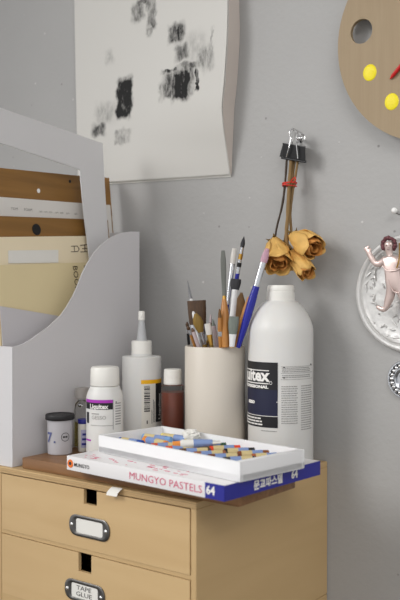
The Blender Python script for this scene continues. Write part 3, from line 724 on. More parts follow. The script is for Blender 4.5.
brush(217, (212.5, 319), .996, .992, 'pointed mauve pencil brush right of the small white brush', [('handle', 'mauve', None, .75, R_(2.4, 2.8, 3), None), ('tip', 'greyhair', .75, 1, R_(2.8, 1.8, .5), None)])
brush(209, (211.0, 314), 1.030, 1.042, 'slim dark brush behind the small white brush', [('handle', 'darkwood', None, .7, R_(1.6, 2, 2), None), ('bristles', 'mauve', .7, 1, R_(2, 1.6, .5), None)])
brush(225.5, (223, 250.5), .985, .992, 'long grey palette knife with orange wooden handle'+G,
      [('handle', 'orangewood', None, .50, R_(5.0, 6.2, 6.6, 6.2, 5.0, 3.0), None), ('ferrule', 'gold', .49, .53, R_(3, 2.6), None), ('blade', 'bladegrey', .52, 1, R_(2.6, 3.0, 3.5, 3.9, 3.9, 2.4), [.5, .25, .2, .18, .18, .18])], cat='palette knife', name='palette_knife')
brush(220.5, (219.6, 309), .982, .976, 'short orange wooden handle hugging the left of the palette knife', [('handle', 'orangewood', None, .78, R_(2.2, 3, 3.4, 2.6), None), ('ferrule', 'silver', .3, .42, R_(3.5, 3.5), None), ('bristles', 'amberhair', .78, 1, R_(2.6, 2, 1), None)])
brush(222, (234.5, 248.5), 1.020, 1.040, 'slim blue brush with long silver ferrule and pale bristles',
      [('handle', 'bluepaint', None, .42, R_(2, 3, 3.2, 2.8), None), ('ferrule', 'silver', .42, .84, R_(2.8, 3.4, 3.8), [1, .9, .7]), ('bristles', 'whitehair', .84, 1, R_(3.8, 4.0, 3.2), [.7, .6, .25])])
brush(225, (244, 236.5), 1.032, 1.040, 'blue brush with black pointed bristles and striped ferrule, tallest in the cup',
      [('handle', 'bluepaint', None, .66, R_(2, 3, 3.2, 3), None), ('ferrule', 'silver', .66, .90, R_(3, 2.9, 2.8), None), ('dark_collar', 'blackpaint', .72, .76, R_(3.3, 3.3), None), ('gold_collar', 'gold', .79, .84, R_(3.2, 3.1), None), ('bristles', 'blackhair', .90, 1, R_(2.8, 3.2, 2.2, .4), None)])
brush(229.5, (236, 279), 1.004, 1.016, 'white handled brush with short black foam head'+G,
      [('handle', 'whitepaint', None, .84, R_(3, 4, 4.4, 4.2), None), ('head', 'blackhair', .84, 1, R_(5.4, 6.8, 7.6, 7.2), [.6, .5, .4, .3])])
brush(235, (241.5, 292.5), 1.030, 1.040, 'large amber filbert brush behind the blue handle'+G,
      [('handle', 'darkwood', None, .06, R_(3, 3.6, 4), None), ('ferrule', 'gold', .05, .34, R_(4.2, 5.5, 6.2), [1, .7, .5]), ('bristles', 'amberhair', .34, 1, R_(6.2, 8.2, 8.4, 6.6, 1.6), [.5, .4, .4, .35, .3])])
brush(232, (234, 316.5), .984, .984, 'flat grey-green bristled brush with pale ferrule at the front of the cup',
      [('handle', 'palewood', None, .05, R_(2.5, 3, 3.2), None), ('ferrule', 'whitepaint', .04, .44, R_(3.6, 4.2, 5.2), [1, .8, .5]), ('bristles', 'greyhair', .44, 1, R_(5.2, 6.6, 7.2, 6.6), [.5, .45, .4, .25])])
brush(235.5, (249, 297), 1.006, 1.010, 'plain tan wooden brush handle just left of the thick blue one', [('handle', 'orangewood', None, 1, R_(3.5, 4.4, 4.6, 4.2, 2.2), None)])
brush(238.5, (267.5, 248.5), .992, 1.012, 'thick blue handled brush leaning right with pink stained bristles',
      [('handle', 'bluepaint', None, .62, R_(3, 4.6, 5.6, 5.8, 4.6), None), ('ferrule', 'silver', .62, .86, R_(4.3, 4.4, 4.6), [.9, .8, .6]), ('bristles', 'pinkhair', .86, 1, R_(4.6, 5.0, 4.2, 2.4), [.6, .5, .4, .3])])
brush(205.5, (214.3, 326), 1.014, 1.016, 'thin yellow lacquered handle near the middle of the cup', [('handle', 'goldhair', None, .8, R_(2, 2.2, 2.2), None), ('ferrule', 'silver', .8, 1, R_(2.2, 1.6), None)])
brush(240.8, (243.5, 322), 1.018, 1.026, 'thin grey rod behind the thick blue brush at the right rim', [('handle', 'metal', None, 1, R_(1.8, 1.8, 1.4), None)])

# ------------------------------------------------------------ drawing pad on the wall
bm = newbm()
inn = [(228.5, -40), (227.6, 0), (227, 32), (224.2, 79), (221.8, 104), (223.2, 127), (226.5, 150), (229.8, 174.5)]
outr = [(239, -40), (238.8, 0), (239.3, 25), (236.6, 57), (234, 95), (233, 127), (232.0, 150), (231.2, 175)]
left = [(74.5, -40), (75, 0), (75.5, 32), (76.3, 79), (76.8, 104), (77.2, 127), (77.7, 150), (78.2, 184)]
sk = newbm() # stack behind
nrow = len(inn); NC = 14; Fr = []; Bk = []; ST = []
for (pi_, po, pl) in zip(inn, outr, left):
    back = atY(po[0], po[1], WALL-.002)
    fr_ = atX(pi_[0], pi_[1], back.x)
    L0 = atY(pl[0], pl[1], WALL-.006); z = (fr_.z)
    row = []; rowb = []
    for i in range(NC+1):
        t = i/NC; bow = fr_.y+(L0.y-fr_.y)*(1-t**1.6)
        x = L0.x+(back.x-L0.x)*t; zz = L0.z+(fr_.z-L0.z)*t
        row.append(Vector((x, bow, zz))); rowb.append(Vector((x, WALL-.0008, zz)))
    Fr.append(row); Bk.append(rowb)
org = Vector((-.98, WALL, Fr[-1][0].z))
pad = thing('drawing_pad', 'large white sheet with black charcoal smudges hanging on the grey wall', 'drawing', org)
th = Vector((0, -.0006, 0))
def grid(bm, rows, d):
    a = [[bm.verts.new(p) for p in r] for r in rows]; b2 = [[bm.verts.new(p+d) for p in r] for r in rows]
    n, m_ = len(a), len(a[0])
    for i in range(n-1):
        for j in range(m_-1):
            bm.faces.new((a[i][j], a[i][j+1], a[i+1][j+1], a[i+1][j])); bm.faces.new((b2[i][j], b2[i+1][j], b2[i+1][j+1], b2[i][j+1]))
    for i in range(n-1):
        for j in (0, m_-1): bm.faces.new((a[i][j], a[i+1][j], b2[i+1][j], b2[i][j]))
    for j in range(m_-1):
        for i in (0, n-1): bm.faces.new((a[i][j], a[i][j+1], b2[i][j+1], b2[i][j]))
def refine(rows, n=5):
    cols = [spline([r[j] for r in rows], n) for j in range(len(rows[0]))]
    return [[cols[j][i] for j in range(len(cols))] for i in range(len(cols[0]))]
Fr = refine(Fr); Bk = refine(Bk)
# charcoal drawing material: smudges laid on the sheet itself
m, nt, b = nodes('charcoal_on_paper'); N = nt.nodes; L = nt.links
b.inputs['Roughness'].default_value = .85
tc = N.new('ShaderNodeTexCoord'); sxyz = N.new('ShaderNodeSeparateXYZ')
nd = N.new('ShaderNodeTexNoise'); nd.inputs['Scale'].default_value = 55; nd.inputs['Detail'].default_value = 8; L.new(tc.outputs['Object'], nd.inputs['Vector'])
vm = N.new('ShaderNodeVectorMath'); vm.operation = 'SUBTRACT'; vm.inputs[1].default_value = (.5, .5, .5); L.new(nd.outputs['Color'], vm.inputs[0])
vs = N.new('ShaderNodeVectorMath'); vs.operation = 'SCALE'; vs.inputs['Scale'].default_value = .024; L.new(vm.outputs[0], vs.inputs[0])
va_ = N.new('ShaderNodeVectorMath'); va_.operation = 'ADD'; L.new(tc.outputs['Object'], va_.inputs[0]); L.new(vs.outputs[0], va_.inputs[1]); L.new(va_.outputs[0], sxyz.inputs[0])
mp = N.new('ShaderNodeMapping'); mp.inputs['Scale'].default_value = (1.6, 1, .7); mp.inputs['Rotation'].default_value = (0, .5, 0); L.new(tc.outputs['Object'], mp.inputs['Vector'])
ng = N.new('ShaderNodeTexNoise'); ng.inputs['Scale'].default_value = 70; ng.inputs['Detail'].default_value = 8; ng.inputs['Roughness'].default_value = .7; L.new(mp.outputs[0], ng.inputs['Vector'])
gr = N.new('ShaderNodeMapRange'); gr.inputs[1].default_value = .36; gr.inputs[2].default_value = .62; L.new(ng.outputs['Fac'], gr.inputs[0])
def mth(op, a, b2=None, c3=None):
    n = N.new('ShaderNodeMath'); n.operation = op
    for i, v in enumerate((a, b2, c3)):
        if v is None: continue
        if isinstance(v, (int, float)): n.inputs[i].default_value = v
        else: L.new(v, n.inputs[i])
    return n.outputs[0]
blobs = [(141, 13, 9, 11, .75, .45), (146, 2, 9, 4, 1.0, .5), (155, 10, 6, 22, .70, .4), (153, 34, 4.5, 6, .70, .5), (158, 24, 3, 10, .8, .5), (111, 58, 6, 8, .34, .7), (126, 99, 10.5, 23, 1.5, .3), (106, 114, 14, 13, .46, .8),
         (98, 130, 9, 8, 1.0, .6), (124, 137, 10, 9, .5, .3), (182, 36, 10, 11, 1.0, .45), (188, 55, 9, 10, .85, .5), (200, 50, 16, 16, .3, .8), (213, 60, 11, 14, .62, .6), (221.5, 45, 1.8, 14, .6, .5),
         (184, 86, 20, 15, .9, .25), (187, 88, 12, 16, 1.5, .35), (205, 82, 2.2, 12, 1.3, .3), (166, 92, 4, 10, .5, .5), (194, 69, 16, 5, .85, .6), (174, 73, 9, 2.4, 1.1, .5)]
acc = None
for (px, py, w, h, dk, so) in blobs:
    p = atY(px, py, WALL-.008)-org; k_ = .00148; w_ = w*k_*1.22; h_ = h*k_
    dx = mth('DIVIDE', mth('ABSOLUTE', mth('SUBTRACT', sxyz.outputs[0], p.x)), w_); dz_ = mth('DIVIDE', mth('ABSOLUTE', mth('SUBTRACT', sxyz.outputs[2], p.z)), h_)
    f = []
    for dd in (dx, dz_):
        mr = N.new('ShaderNodeMapRange'); mr.interpolation_type = 'SMOOTHSTEP'; mr.inputs[1].default_value = 1+so*.5; mr.inputs[2].default_value = max(.05, 1-so); L.new(dd, mr.inputs[0]); f.append(mr.outputs[0])
    mk = mth('MULTIPLY', f[0], f[1])
    base = max(0, dk-.55)
    v = mth('MULTIPLY', mk, mth('MULTIPLY_ADD', gr.outputs[0], dk-base*.65, base*.65+.12*min(dk, .6)))
    acc = v if acc is None else mth('MAXIMUM', acc, v)
acc = mth('MINIMUM', acc, 1)
mx = N.new('ShaderNodeMix'); mx.data_type = 'RGBA'; mx.inputs[6].default_value = lin((202, 200, 195)); mx.inputs[7].default_value = lin((20, 19, 19)); L.new(acc, mx.inputs[0]); L.new(mx.outputs[2], b.inputs['Base Color'])
M['charcoal'] = m
under = [[p+Vector((.0004*0, .0045*(1-.0), -.0034)) for p in r] for r in Fr]
bm = newbm(); grid(bm, Fr, th); obj('front_sheet', bm, 'charcoal', pad, angle=60)
bm = newbm(); grid(bm, [r[:-1]+[r[-1]+Vector((-.0012, .0, 0))] for r in under], th); obj('under_sheet', bm, 'paper', pad, angle=60)
# pages behind: between the front sheet and the wall
bm = newbm()
mid = [[f_+Vector((-.0022 if j == len(r) - 1 else 0, .0050, .0)) for j, f_ in enumerate(r)] for r in Fr]
a = [[bm.verts.new(p) for p in r] for r in mid]; b2 = [[bm.verts.new(p) for p in r] for r in Bk]
n_, m_ = len(a), len(a[0])
for i in range(n_-1):
    bm.faces.new((a[i][m_-1], a[i+1][m_-1], b2[i+1][m_-1], b2[i][m_-1])); bm.faces.new((a[i][0], b2[i][0], b2[i+1][0], a[i+1][0]))
    for j in range(m_-1):
        bm.faces.new((a[i][j], a[i][j+1], a[i+1][j+1], a[i+1][j])); bm.faces.new((b2[i][j], b2[i+1][j], b2[i+1][j+1], b2[i][j+1]))
for j in range(m_-1):
    for i in (0, n_-1): bm.faces.new((a[i][j], a[i][j+1], b2[i][j+1], b2[i][j]))
obj('page_stack', bm, 'warmpaper', pad, angle=60)

# ------------------------------------------------------------ dried roses on the wall
RY_ = 1.062
def P(px, y, Y=RY_): return atY(px, y, Y)
def petal(bm, B, A, S, T, a0, span, Ln, rmax, open_, curl, seed, n=9, m_=9):
    """B base, A axis, S/T side axes; a cupped wrinkled petal around the axis"""
    rnd = random.Random(seed); ph = [rnd.uniform(0, 6) for _ in range(5)]
    g_ = []
    for i in range(n+1):
        t = i/n; row = []
        rr = rmax*(sin(pi*min(1, .08+.62*t))**.8)*(1+open_*t*t)
        for j in range(m_+1):
            s = j/m_*2-1
            w = span*(.35+.65*sin(pi*min(1, .12+.62*t)))
            a = a0+s*w
            edge = 1-.16*s*s*t
            z = Ln*t*edge+.0008*sin(5*s+ph[0])*t
            r2 = rr*(1+.05*sin(4*a+ph[1]+5*t)+.03*sin(9*a+ph[2]))+curl*(t**4)*(1+.5*sin(3*s+ph[3]))+.0006*sin(14*t+6*s+ph[4])
            row.append(B+A*z+S*(r2*cos(a))+T*(r2*sin(a)))
        g_.append(row)
    vv = [[bm.verts.new(p) for p in r] for r in g_]
    for i in range(n):
        for j in range(m_): bm.faces.new((vv[i][j], vv[i][j+1], vv[i+1][j+1], vv[i+1][j]))
def solidify(bm, t): bmesh.ops.recalc_face_normals(bm, faces=bm.faces); bmesh.ops.solidify(bm, geom=list(bm.faces), thickness=t)
def rose(label, stem_pts, base, tip, Yt, rmax, seed, smat='stem', srad=.002, outer=5, open_=.25, Yb=RY_):
    B = P(*base, Yb); Tp = P(*tip, Yt); A = (Tp-B); Ln = A.length; A.normalize()
    S = A.orthogonal().normalized(); T = A.cross(S)
    pts = [P(x, y, Y_) for x, y, Y_ in stem_pts]+[B]
    t = thing('dried_rose', label, 'dried rose', pts[0], 'dried roses hanging from the clip')
    sp_ = spline(pts, 6); rnd = random.Random(seed)
    bm = newbm(); tube(bm, sp_, [srad*(1+.12*rnd.uniform(-1, 1)) for _ in sp_[:-1]]+[srad*1.3], 9); obj('stem', bm, smat, t)
    bm = newbm(); lathe(bm, [(0, -.003), (.003, -.002), (.0048, .002), (.0045, .006), (0, .006)], B, 14, F=lambda x, y, z: B+S*x+T*y+A*z)
    for q in range(4):
        an = 2*pi*q/4+rnd.uniform(-.4, .4); o_ = S*cos(an)+T*sin(an); e = B+o_*.0035
        tube(bm, [e, e+o_*.006+A*.003, e+o_*.010+A*(.001+.004*rnd.random())-A*.003], [.0022, .0017, .0003], 6, flat=(A.cross(o_), [.4, .4, .4]))
    obj('sepals', bm, 'sepal', t)
    bm = newbm()
    for q in range(3): petal(bm, B, A, S, T, 2*pi*q/3+rnd.random(), 1.5, Ln*.90, rmax*.50, .0, -.001, seed*31+q)
    for q in range(3): petal(bm, B, A, S, T, 2*pi*q/3+.5+rnd.random(), 1.25, Ln*.96, rmax*.70, .06, .000, seed*37+q)
    solidify(bm, .0005); obj('heart', bm, 'petaldark', t, angle=180)
    for q in range(outer):
        bm = newbm(); petal(bm, B, A, S, T, 2*pi*q/outer+rnd.uniform(-.25, .25), 1.0, Ln*rnd.uniform(.86, 1.02), rmax*rnd.uniform(.88, 1.0), open_*rnd.uniform(.5, 1.1), .0035*rnd.uniform(.2, 1.2), seed*41+q)
        solidify(bm, .0005); obj('outer_petal', bm, 'petal', t, angle=180)
    return t
rose('dried yellow rose facing forward, lower left of the three', [(287, 150, 1.080), (286.5, 161, 1.078), (284.8, 185, 1.073), (282, 206, 1.068), (276.8, 227, 1.066)], (274.8, 239.5), (279, 268), 1.030, .0178, 11, 'darkstem', .0016, 6, .35, Yb=1.064)
rose('dried yellow rose with broad bloom, upper right of the three', [(297.5, 150, 1.080), (297.3, 163, 1.079), (292.8, 191, 1.074), (290.2, 213, 1.071)], (291.5, 235.5), (319, 250), 1.050, .0178, 23, 'stem', .0019, 5, -.02, Yb=1.070)
rose('dried yellow rose narrow and hanging downward, lowest right of the three', [(291.5, 150, 1.080), (291, 161, 1.078), (289, 186, 1.069), (287.8, 213, 1.064), (286.5, 229, 1.062), (287.0, 243, 1.062)], (291, 251), (310, 275.5), 1.050, .0150, 37, 'stem', .0026, 5, -.06, Yb=1.064)
# a bare stem cut short
bm = newbm(); tube(bm, spline([P(294.5, 150, 1.083), P(294, 161, 1.082), P(290.8, 190, 1.080), P(288.6, 215, 1.078), P(284.5, 244, 1.074)], 6), .0022, 8)
tag(obj('dry_stalk', bm, 'stem', loc=P(294.5, 150, 1.083)), 'bare brown stalk without bloom tied among the dried rose stems', 'stalk')
# rubber band
bm = newbm()
for k_, (dy, tl) in enumerate(((0, .05), (2.2, -.12), (1.0, .3))):
    cc = P(289.5, 183.5+dy, 1.0735); pts = []
    for q in range(33):
        a = 2*pi*q/32; pts.append(cc+Vector((.0090*cos(a), .0125*sin(a), .0090*cos(a)*tl)))
    tube(bm, pts, .0009, 6)
tube(bm, spline([P(293, 183, 1.066), P(295.5, 180, 1.064), P(294.5, 177.5, 1.064), P(291, 181, 1.066)], 5), .0008, 6)
tag(obj('rubber_band', bm, 'redband', loc=P(289.3, 184, 1.075)), 'red rubber band wound around the dried rose stems', 'rubber band')
# binder clip
bc = thing('binder_clip', 'black binder clip with steel handles gripping the rose stems on the wall', 'binder clip', P(294, 153, 1.078))
cA = [(282.2, 143.3), (304.3, 147.0), (307.5, 149.5), (304.2, 161.8), (301, 161.2), (287, 158.0), (280.6, 157.4), (280.4, 156.0)]
bm = newbm(); e0 = [P(x, y, 1.072) for x, y in ((282.4, 143.2), (304.6, 146.9), (303.8, 161.9), (281.4, 157.6))]
e1 = [P(x, y, 1.094) for x, y in ((283.4, 143.0), (305.6, 146.7), (305.0, 161.9), (282.4, 157.6))]
n_up = (e0[0]-e0[3]).normalized()
m0 = [(e0[0]+e1[0])/2, (e0[1]+e1[1])/2]
f0, f1 = Vector((0, -.0005, 0)), Vector((0, .0005, 0))
prism(bm, [e0[0], e0[1], e0[2]+Vector((0, .0035, 0)), e0[3]+Vector((0, .0035, 0))], (0, .0009, 0))
prism(bm, [e1[0], e1[1], e1[2]-Vector((0, .0075, 0)), e1[3]-Vector((0, .0075, 0))], (0, -.0009, 0))
prism(bm, [e0[0], e0[1], e1[1], e1[0]], -n_up*.0009)
tube(bm, [e0[3]+Vector((-.0018, .003, 0)), e0[2]+Vector((.0012, .003, 0))], .0017, 10)
obj('clip_body', bm, 'blackpaint', bc, smooth=False)
bm = newbm()
hp = [(286.2, 157.5, 1.072), (288.5, 149, 1.069), (290.6, 139, 1.070), (289.2, 134.8, 1.071), (289.6, 131, 1.072), (292.5, 129.0, 1.073), (296, 131, 1.072), (297.2, 134, 1.071), (295.8, 138, 1.070), (296.6, 148, 1.069), (297.6, 158.8, 1.072)]
tube(bm, spline([P(*h) for h in hp], 6), .00085, 8); obj('handle', bm, 'chrome', bc)
bm = newbm(); hp2 = [(x+2, y+1.0, 1.0965 if y > 140 else 1.0945) for x, y, _ in hp]; tube(bm, spline([P(*h) for h in hp2], 6), .00085, 8); obj('handle', bm, 'chrome', bc)
# wall screw and ring the clip hangs from
hk = thing('wall_hook', 'small shiny steel screw hook on the wall above the binder clip', 'hook', P(300, 138, 1.0995))
bm = newbm(); tube(bm, [P(299.8, 138.6, 1.0998), P(299.0, 138.4, 1.075)], .0018, 10); ball(bm, P(299.4, 138.6, 1.076), .0040, (1.2, .6, .8)); obj('screw', bm, 'chrome', hk)
bm = newbm(); cc = P(300.5, 138.5, 1.084); ring(bm, cc, Vector((.9, .3, .25)).normalized(), Vector((-.2, .1, .95)).normalized(), .0060, .0010, 24, 7); ring(bm, cc+Vector((.0012, -.003, -.0008)), Vector((.95, -.2, -.2)).normalized(), Vector((.2, .4, .85)).normalized(), .0052, .0009, 24, 7); obj('ring', bm, 'chrome', hk)

# ------------------------------------------------------------ painter's palette on the wall
PY = 1.078
pc = atY(444, 33, PY); Rz = .1425; Rx = .1505
def pp(px, y, Y=PY): return atY(px, y, Y)
hole = pp(360.8, 32.2); hr = .0162
pal = thing('painter_palette', 'brown board painter\'s palette with yellow dots hanging on the wall', 'palette', Vector((pc.x, WALL-.002, pc.z-Rz)))
bm = newbm(); n = 72
ou = []
for k_ in range(n):
    a = 2*pi*k_/n; wob = 1+.03*cos(2*a+.6)+.015*cos(3*a)
    ou.append(Vector((pc.x+Rx*wob*cos(a), 0, pc.z+Rz*wob*sin(a))))
def ring_of(pts, y): return [bm.verts.new((p.x, y, p.z)) for p in pts]
# face with a round thumb hole: bridge outline to a ring around the hole by angle about the hole
hi_ = []
for p in ou:
    a = math.atan2(p.z-hole.z, p.x-hole.x); hi_.append(Vector((hole.x+hr*cos(a), 0, hole.z+hr*1.02*sin(a))))
of, ob1, hf, hb = ring_of(ou, PY), ring_of(ou, PY+.006), ring_of(hi_, PY), ring_of(hi_, PY+.006)
for i in range(n):
    j = (i+1) % n
    bm.faces.new((of[i], of[j], hf[j], hf[i])); bm.faces.new((ob1[i], hb[i], hb[j], ob1[j]))
    bm.faces.new((of[i], ob1[i], ob1[j], of[j])); bm.faces.new((hf[i], hf[j], hb[j], hb[i]))
obj('palette_board', bm, 'palette', pal, angle=30)
for (x, y, s) in ((369.3, 73.3, 1), (391.2, 102.2, 1), (424, 118, 1)):
    q = pp(x, y); bm = newbm(); t = newbm(); bmesh.ops.create_uvsphere(t, u_segments=20, v_segments=12, radius=1)
    for v in t.verts: v.co = Vector((q.x+v.co.x*.0100, q.y+v.co.y*.0016, q.z+v.co.z*.0112))
    join(bm, t); obj('paint_dab', bm, 'yellow', pal, label='yellow paint dab')
bm = newbm(); tube(bm, [pp(389.6, 79.6, PY-.002), pp(392, 76.6, PY-.003), pp(430, 30, PY-.004)], [.0006, .0024, .0030], 10); obj('red_stroke', bm, 'red', pal, label='red painted stick')
for dx_, dz_ in ((0, .06), (-.05, -.07)):
    bm = newbm(); tube(bm, [Vector((pc.x+dx_, PY+.0058, pc.z+dz_)), Vector((pc.x+dx_, WALL+.0002, pc.z+dz_))], .004, 12); obj('spacer', bm, 'darkwood', pal)

# ------------------------------------------------------------ silver plaque, cherub, medallion, pin
q = atY(408, 293.5, 1.088); k_ = (q.x*FX+q.y*FY)/FL; R = 60*k_
def face(c):
    return lambda x, y, z: Vector((c.x+x, c.y-z, c.z+y))
cpl = Vector((q.x, WALL+.0002, q.z))
bm = newbm(); prof_ = [(0, 0), (R-.002, 0), (R, .002), (R, .006), (R-.0015, .0085), (R-.004, .0095), (R-.0065, .0085), (R-.0080, .0060), (R-.0095, .0075), (R-.0115, .0085), (R-.014, .0070), (R-.018, .0055), (R*.6, .0060), (R*.3, .0065), (0, .0065)]
lathe(bm, prof_, cpl, 96, F=face(cpl)); 
rnd = random.Random(4)
pq = thing('silver_plaque', 'round white-silver foil plaque hanging on the wall behind the cherub', 'plaque', Vector((q.x, WALL-.001, q.z-R)))
obj('plaque_disc', bm, 'foil', pq)
bm = newbm() # embossed folds around the rim and radiating
for k2 in range(70):
    a = 2*pi*k2/46+rnd.uniform(-.05, .05); r0 = R*rnd.uniform(.62, .80); r1 = r0+R*rnd.uniform(.03, .10); a2 = a+rnd.uniform(-.25, .25)
    p0 = face(cpl)(r0*cos(a), r0*sin(a), .006); p1 = face(cpl)(r1*cos(a2), r1*sin(a2), .0065)
    tube(bm, [p0, (p0+p1)/2+Vector((0, -.0008, 0)), p1], [.0005, .0019, .0005], 7)
for k2 in range(44):
    a = rnd.uniform(0, 2*pi); r0 = R*rnd.uniform(.12, .58); a2 = a+rnd.uniform(-.3, .3); r1 = r0+R*rnd.uniform(-.12, .12)
    p0 = face(cpl)(r0*cos(a), r0*sin(a), .0062); p1 = face(cpl)(r1*cos(a2), r1*sin(a2), .0062)
    tube(bm, [p0, (p0+p1)/2+Vector((0, -.0006, 0)), p1], [.0004, .0015, .0004], 7)
obj('embossing', bm, 'foil', pq)
# cherub relief
CY = 1.076
def cp(x, y, dy=0): return atY(x, y, CY+dy)
joints = [((394.5, 280.2), 4.6), ((392.5, 271.2), 5.6), ((391, 263.2), 5.4), ((389.8, 256.7), 2.8), ((388.8, 250.7), 4.2), ((388.7, 245.7), 6.0), ((388.6, 240.7), 4.8),   # pelvis, belly, chest, neck, head
          ((384.5, 260.2), 3.4), ((379.5, 264.2), 2.9), ((375.2, 263.7), 2.6), ((371, 257.2), 2.3), ((367.8, 251.7), 1.7), ((366.2, 249.2), 1.6), ((371.0, 248.2), 1.0), ((364.0, 247.4), .8), ((366.5, 246.0), .8), ((369, 245.8), .8),
          ((392.5, 288.2), 4.6), ((390, 297.2), 3.8), ((388.5, 300.2), 3.4), ((386.6, 306.7), 2.6), ((384.0, 310.4), 2.3), ((379.5, 308.0), 1.9), ((376.0, 306.2), 1.4),
          ((398.5, 287.2), 4.8), ((404, 297.2), 4.2), ((408, 307.2), 3.2), ((411, 317.2), 2.6), ((415, 319.2), 1.8),
          ((398, 260.2), 3.4), ((404, 265.2), 2.9), ((410, 263.2), 2.5), ((415, 257.2), 2.0), ((417, 253.2), 1.5)]
edges = [(0, 1), (1, 2), (2, 3), (3, 4), (4, 5), (5, 6), (2, 7), (7, 8), (8, 9), (9, 10), (10, 11), (11, 12), (11, 13), (12, 14), (12, 15), (12, 16), (0, 17), (17, 18), (18, 19), (19, 20), (20, 21), (21, 22), (22, 23), (0, 24), (24, 25), (25, 26), (26, 27), (27, 28), (2, 29), (29, 30), (30, 31), (31, 32), (32, 33)]
me = bpy.data.meshes.new('sk'); me.from_pydata([cp(*j[0]) for j in joints], edges, []); so = bpy.data.objects.new('sk', me); C.objects.link(so)
md = so.modifiers.new('s', 'SKIN'); md.use_smooth_shade = True
if not me.skin_vertices: me.attributes
for i, (p, rr) in enumerate(joints):
    s_ = me.skin_vertices[0].data[i]; f_ = 1.5 if i < 3 else (1.0 if i < 7 else 1.42); s_.radius = (rr*k_*f_, rr*k_*f_); s_.use_root = (i == 0)
so.modifiers.new('ss', 'SUBSURF').levels = 2
dg = bpy.context.evaluated_depsgraph_get(); dg.update()
em = so.evaluated_get(dg).to_mesh()
bm = newbm(); bm.from_mesh(em); so.evaluated_get(dg).to_mesh_clear(); bpy.data.objects.remove(so)
for v in bm.verts: v.co.y = CY+(v.co.y-CY)*.62+.0
chb = thing('cherub_figure', 'rose metal cherub relief with curly hair and one raised arm on the plaque', 'cherub figure', cp(394.5, 279))
obj('body', bm, 'cherub', chb, angle=180)
bm = newbm()
rnd = random.Random(9)
for k2 in range(30):
    a = pi*(-.22+1.44*k2/29); rr = 6.6+rnd.uniform(-.5, .7)
    ball(bm, cp(388.8-rr*.92*cos(a)*1.0, 244.8-rr*sin(a)*1.0, -.0004+rnd.uniform(-.002, .002)), .0027*rnd.uniform(.8, 1.2), (1, .8, 1), 10, 8)
for k2 in range(10):
    a = pi*(.1+.8*k2/9); ball(bm, cp(388.8-6.0*cos(a), 243.8-6.0*sin(a), -.0026), .0021*rnd.uniform(.8, 1.2), (1, .8, 1), 10, 8)
obj('hair', bm, 'cherubhair', chb, label='dark plum curly hair')
bm = newbm(); F_ = -.0056
for dx in (-2.1, 1.9): ball(bm, cp(388.3+dx, 245.6, F_+.0006), .0009, (1, .5, .8), 10, 8)
for dx in (-.7, .0, .8): ball(bm, cp(388.1+dx, 249.8, F_+.0012), .0007, (1.2, .5, .6), 8, 6)
obj('face_marks', bm, 'cherubhair', chb)
bm = newbm(); ball(bm, cp(388.0, 247.6, F_-.0001), .0011, (.8, 1, 1.2), 10, 8); obj('nose', bm, 'cherub', chb)
bm = newbm(); tube(bm, spline([cp(399.2, 243, -.002), cp(399.4, 254, -.006), cp(398.6, 262, -.0065), cp(396.5, 268, -.0068)], 6), .0009, 7); obj('ribbon', bm, 'gold', chb, label='gold ribbon')
bm = newbm(); tube(bm, spline([cp(382.5, 266, -.0040), cp(387, 270.5, -.0062), cp(392, 271, -.0068), cp(398, 269.5, -.0060), cp(403, 266, -.0040)], 6), [.0010]*25, 7)
tube(bm, spline([cp(388.5, 275, -.0040), cp(389.5, 283, -.0055), cp(393, 291, -.0055), cp(399, 293, -.0050)], 6), .0010, 7); obj('drapery', bm, 'cherub', chb)
bm = newbm(); tube(bm, [cp(394, 272, .003), Vector((cp(394, 272).x, WALL-.0085, cp(394, 272).z))], .003, 10); obj('post', bm, 'darkmetal', chb)
# medallion
q = atY(404.6, 380, 1.092); k_ = (q.x*FX+q.y*FY)/FL; R = 19.6*k_; cm = Vector((q.x, WALL+.0002, q.z)); ff = face(cm)
md_ = thing('silver_medallion', 'small ornate round silver medallion below the foil plaque', 'medallion', Vector((q.x, WALL-.001, q.z-R)))
bm = newbm(); lathe(bm, [(0, 0), (R-.001, 0), (R, .001), (R, .0045), (R-.001, .006), (R-.0025, .006), (R-.0035, .0045), (R*.62, .0045), (R*.60, .0070), (R*.55, .0078), (R*.50, .0070), (R*.47, .0040), (0, .0040)], cm, 64, F=ff); obj('disc', bm, 'silver', md_)
bm = newbm(); bd = newbm()
for k2 in range(22):
    a = 2*pi*k2/22
    ball(bm, ff(R*.76*cos(a), R*.76*sin(a), .0050), .0024, (1, .7, 1), 10, 8)
    a += pi/22; ball(bd, ff(R*.83*cos(a), R*.83*sin(a), .0046), .0015, (1, .5, 1), 8, 6); 
    if k2 % 2: ball(bd, ff(R*.69*cos(a), R*.69*sin(a), .0046), .0011, (1, .5, 1), 8, 6)
obj('bead_ring', bm, 'chrome', md_); obj('dark_enamel', bd, 'blackpaint', md_, label='black enamel dots')
bm = newbm(); ball(bm, ff(0, -.001, .0045), R*.26, (1, .5, 1.1)); ball(bm, ff(-.0045, .004, .0045), R*.15, (1, .5, 1)); ball(bm, ff(.0045, .004, .0045), R*.15, (1, .5, 1)); ball(bm, ff(0, .006, .0045), R*.14, (1, .5, 1)); obj('rosette', bm, 'chrome', md_)
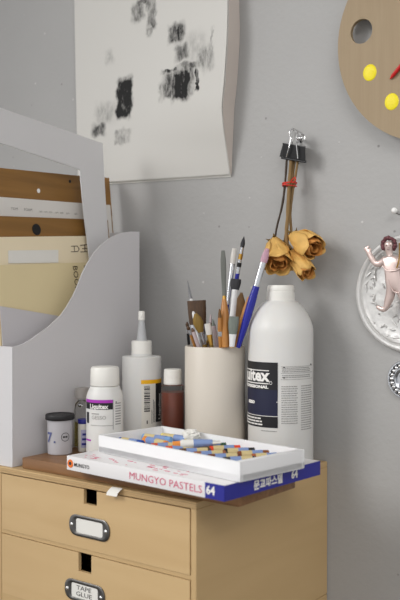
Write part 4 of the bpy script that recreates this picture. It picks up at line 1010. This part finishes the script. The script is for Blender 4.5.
# push pin with hanging hook
pn = thing('push_pin', 'round white-headed pin in the wall above the cherub', 'pin', atY(395.5, 210.6, WALL-.0008))
bm = newbm(); ball(bm, atY(394.2, 210.6, 1.0865), .0042); obj('pin_head', bm, 'pin', pn)
bm = newbm(); tube(bm, [atY(394.4, 210.7, 1.088), atY(395.6, 210.9, WALL-.0002)], .0008, 8); obj('needle', bm, 'chrome', pn)
bm = newbm(); tube(bm, spline([atY(394.8, 211.6, 1.0925), atY(397, 213.6, 1.0915), atY(400, 214.6, 1.0915), atY(404, 212.5, 1.093), atY(406, 216, 1.093)], 6), .0009, 8); tube(bm, spline([atY(406, 216, 1.093), atY(408, 226, 1.090), atY(409, 238, 1.089)], 5), .0009, 8)
tag(obj('wire_hook', bm, 'darkmetal', loc=atY(400, 214, 1.092)), 'dark wire loop hanging from the white-headed pin', 'wire')

# ------------------------------------------------------------ light, camera
def area(name, loc, target, sx, sy, power, col=(1, 1, 1)):
    l = bpy.data.lights.new(name, 'AREA'); l.shape = 'RECTANGLE'; l.size = sx; l.size_y = sy; l.energy = power; l.color = col
    o = bpy.data.objects.new(name, l); C.objects.link(o); o.location = loc
    o.rotation_euler = (Vector(target)-Vector(loc)).to_track_quat('-Z', 'Y').to_euler(); return o
wl = area('window_daylight', (-1.75, -1.0, 2.25), (-.34, 1.05, .98), 1.0, 1.0, 3.7, (1, .99, .975)); wl.data.spread = math.radians(54)
area('ceiling_lamp', (.9, -.5, 2.7), (.4, .3, .9), 1.6, 1.2, 44, (1, .985, .965))
w = bpy.data.worlds.new('world'); bpy.context.scene.world = w; w.use_nodes = True
w.node_tree.nodes['Background'].inputs['Color'].default_value = (1, 1, 1, 1); w.node_tree.nodes['Background'].inputs['Strength'].default_value = .86
cam = bpy.data.cameras.new('camera'); co = bpy.data.objects.new('camera', cam); C.objects.link(co)
co.location = (0, 0, CAMZ)
pitch = math.atan(10/FL)
co.rotation_euler = (pi/2-pitch, 0, YAW)
cam.sensor_fit = 'VERTICAL'; cam.sensor_height = 36; cam.sensor_width = 24; cam.lens = FL/600*36
cam.clip_start = .05
cam.dof.use_dof = True; cam.dof.focus_distance = 1.22; cam.dof.aperture_fstop = 6.3
S_ = bpy.context.scene; S_.camera = co
S_.view_settings.view_transform = 'Standard'; S_.view_settings.look = 'None'; S_.view_settings.exposure = 0; S_.view_settings.gamma = 1
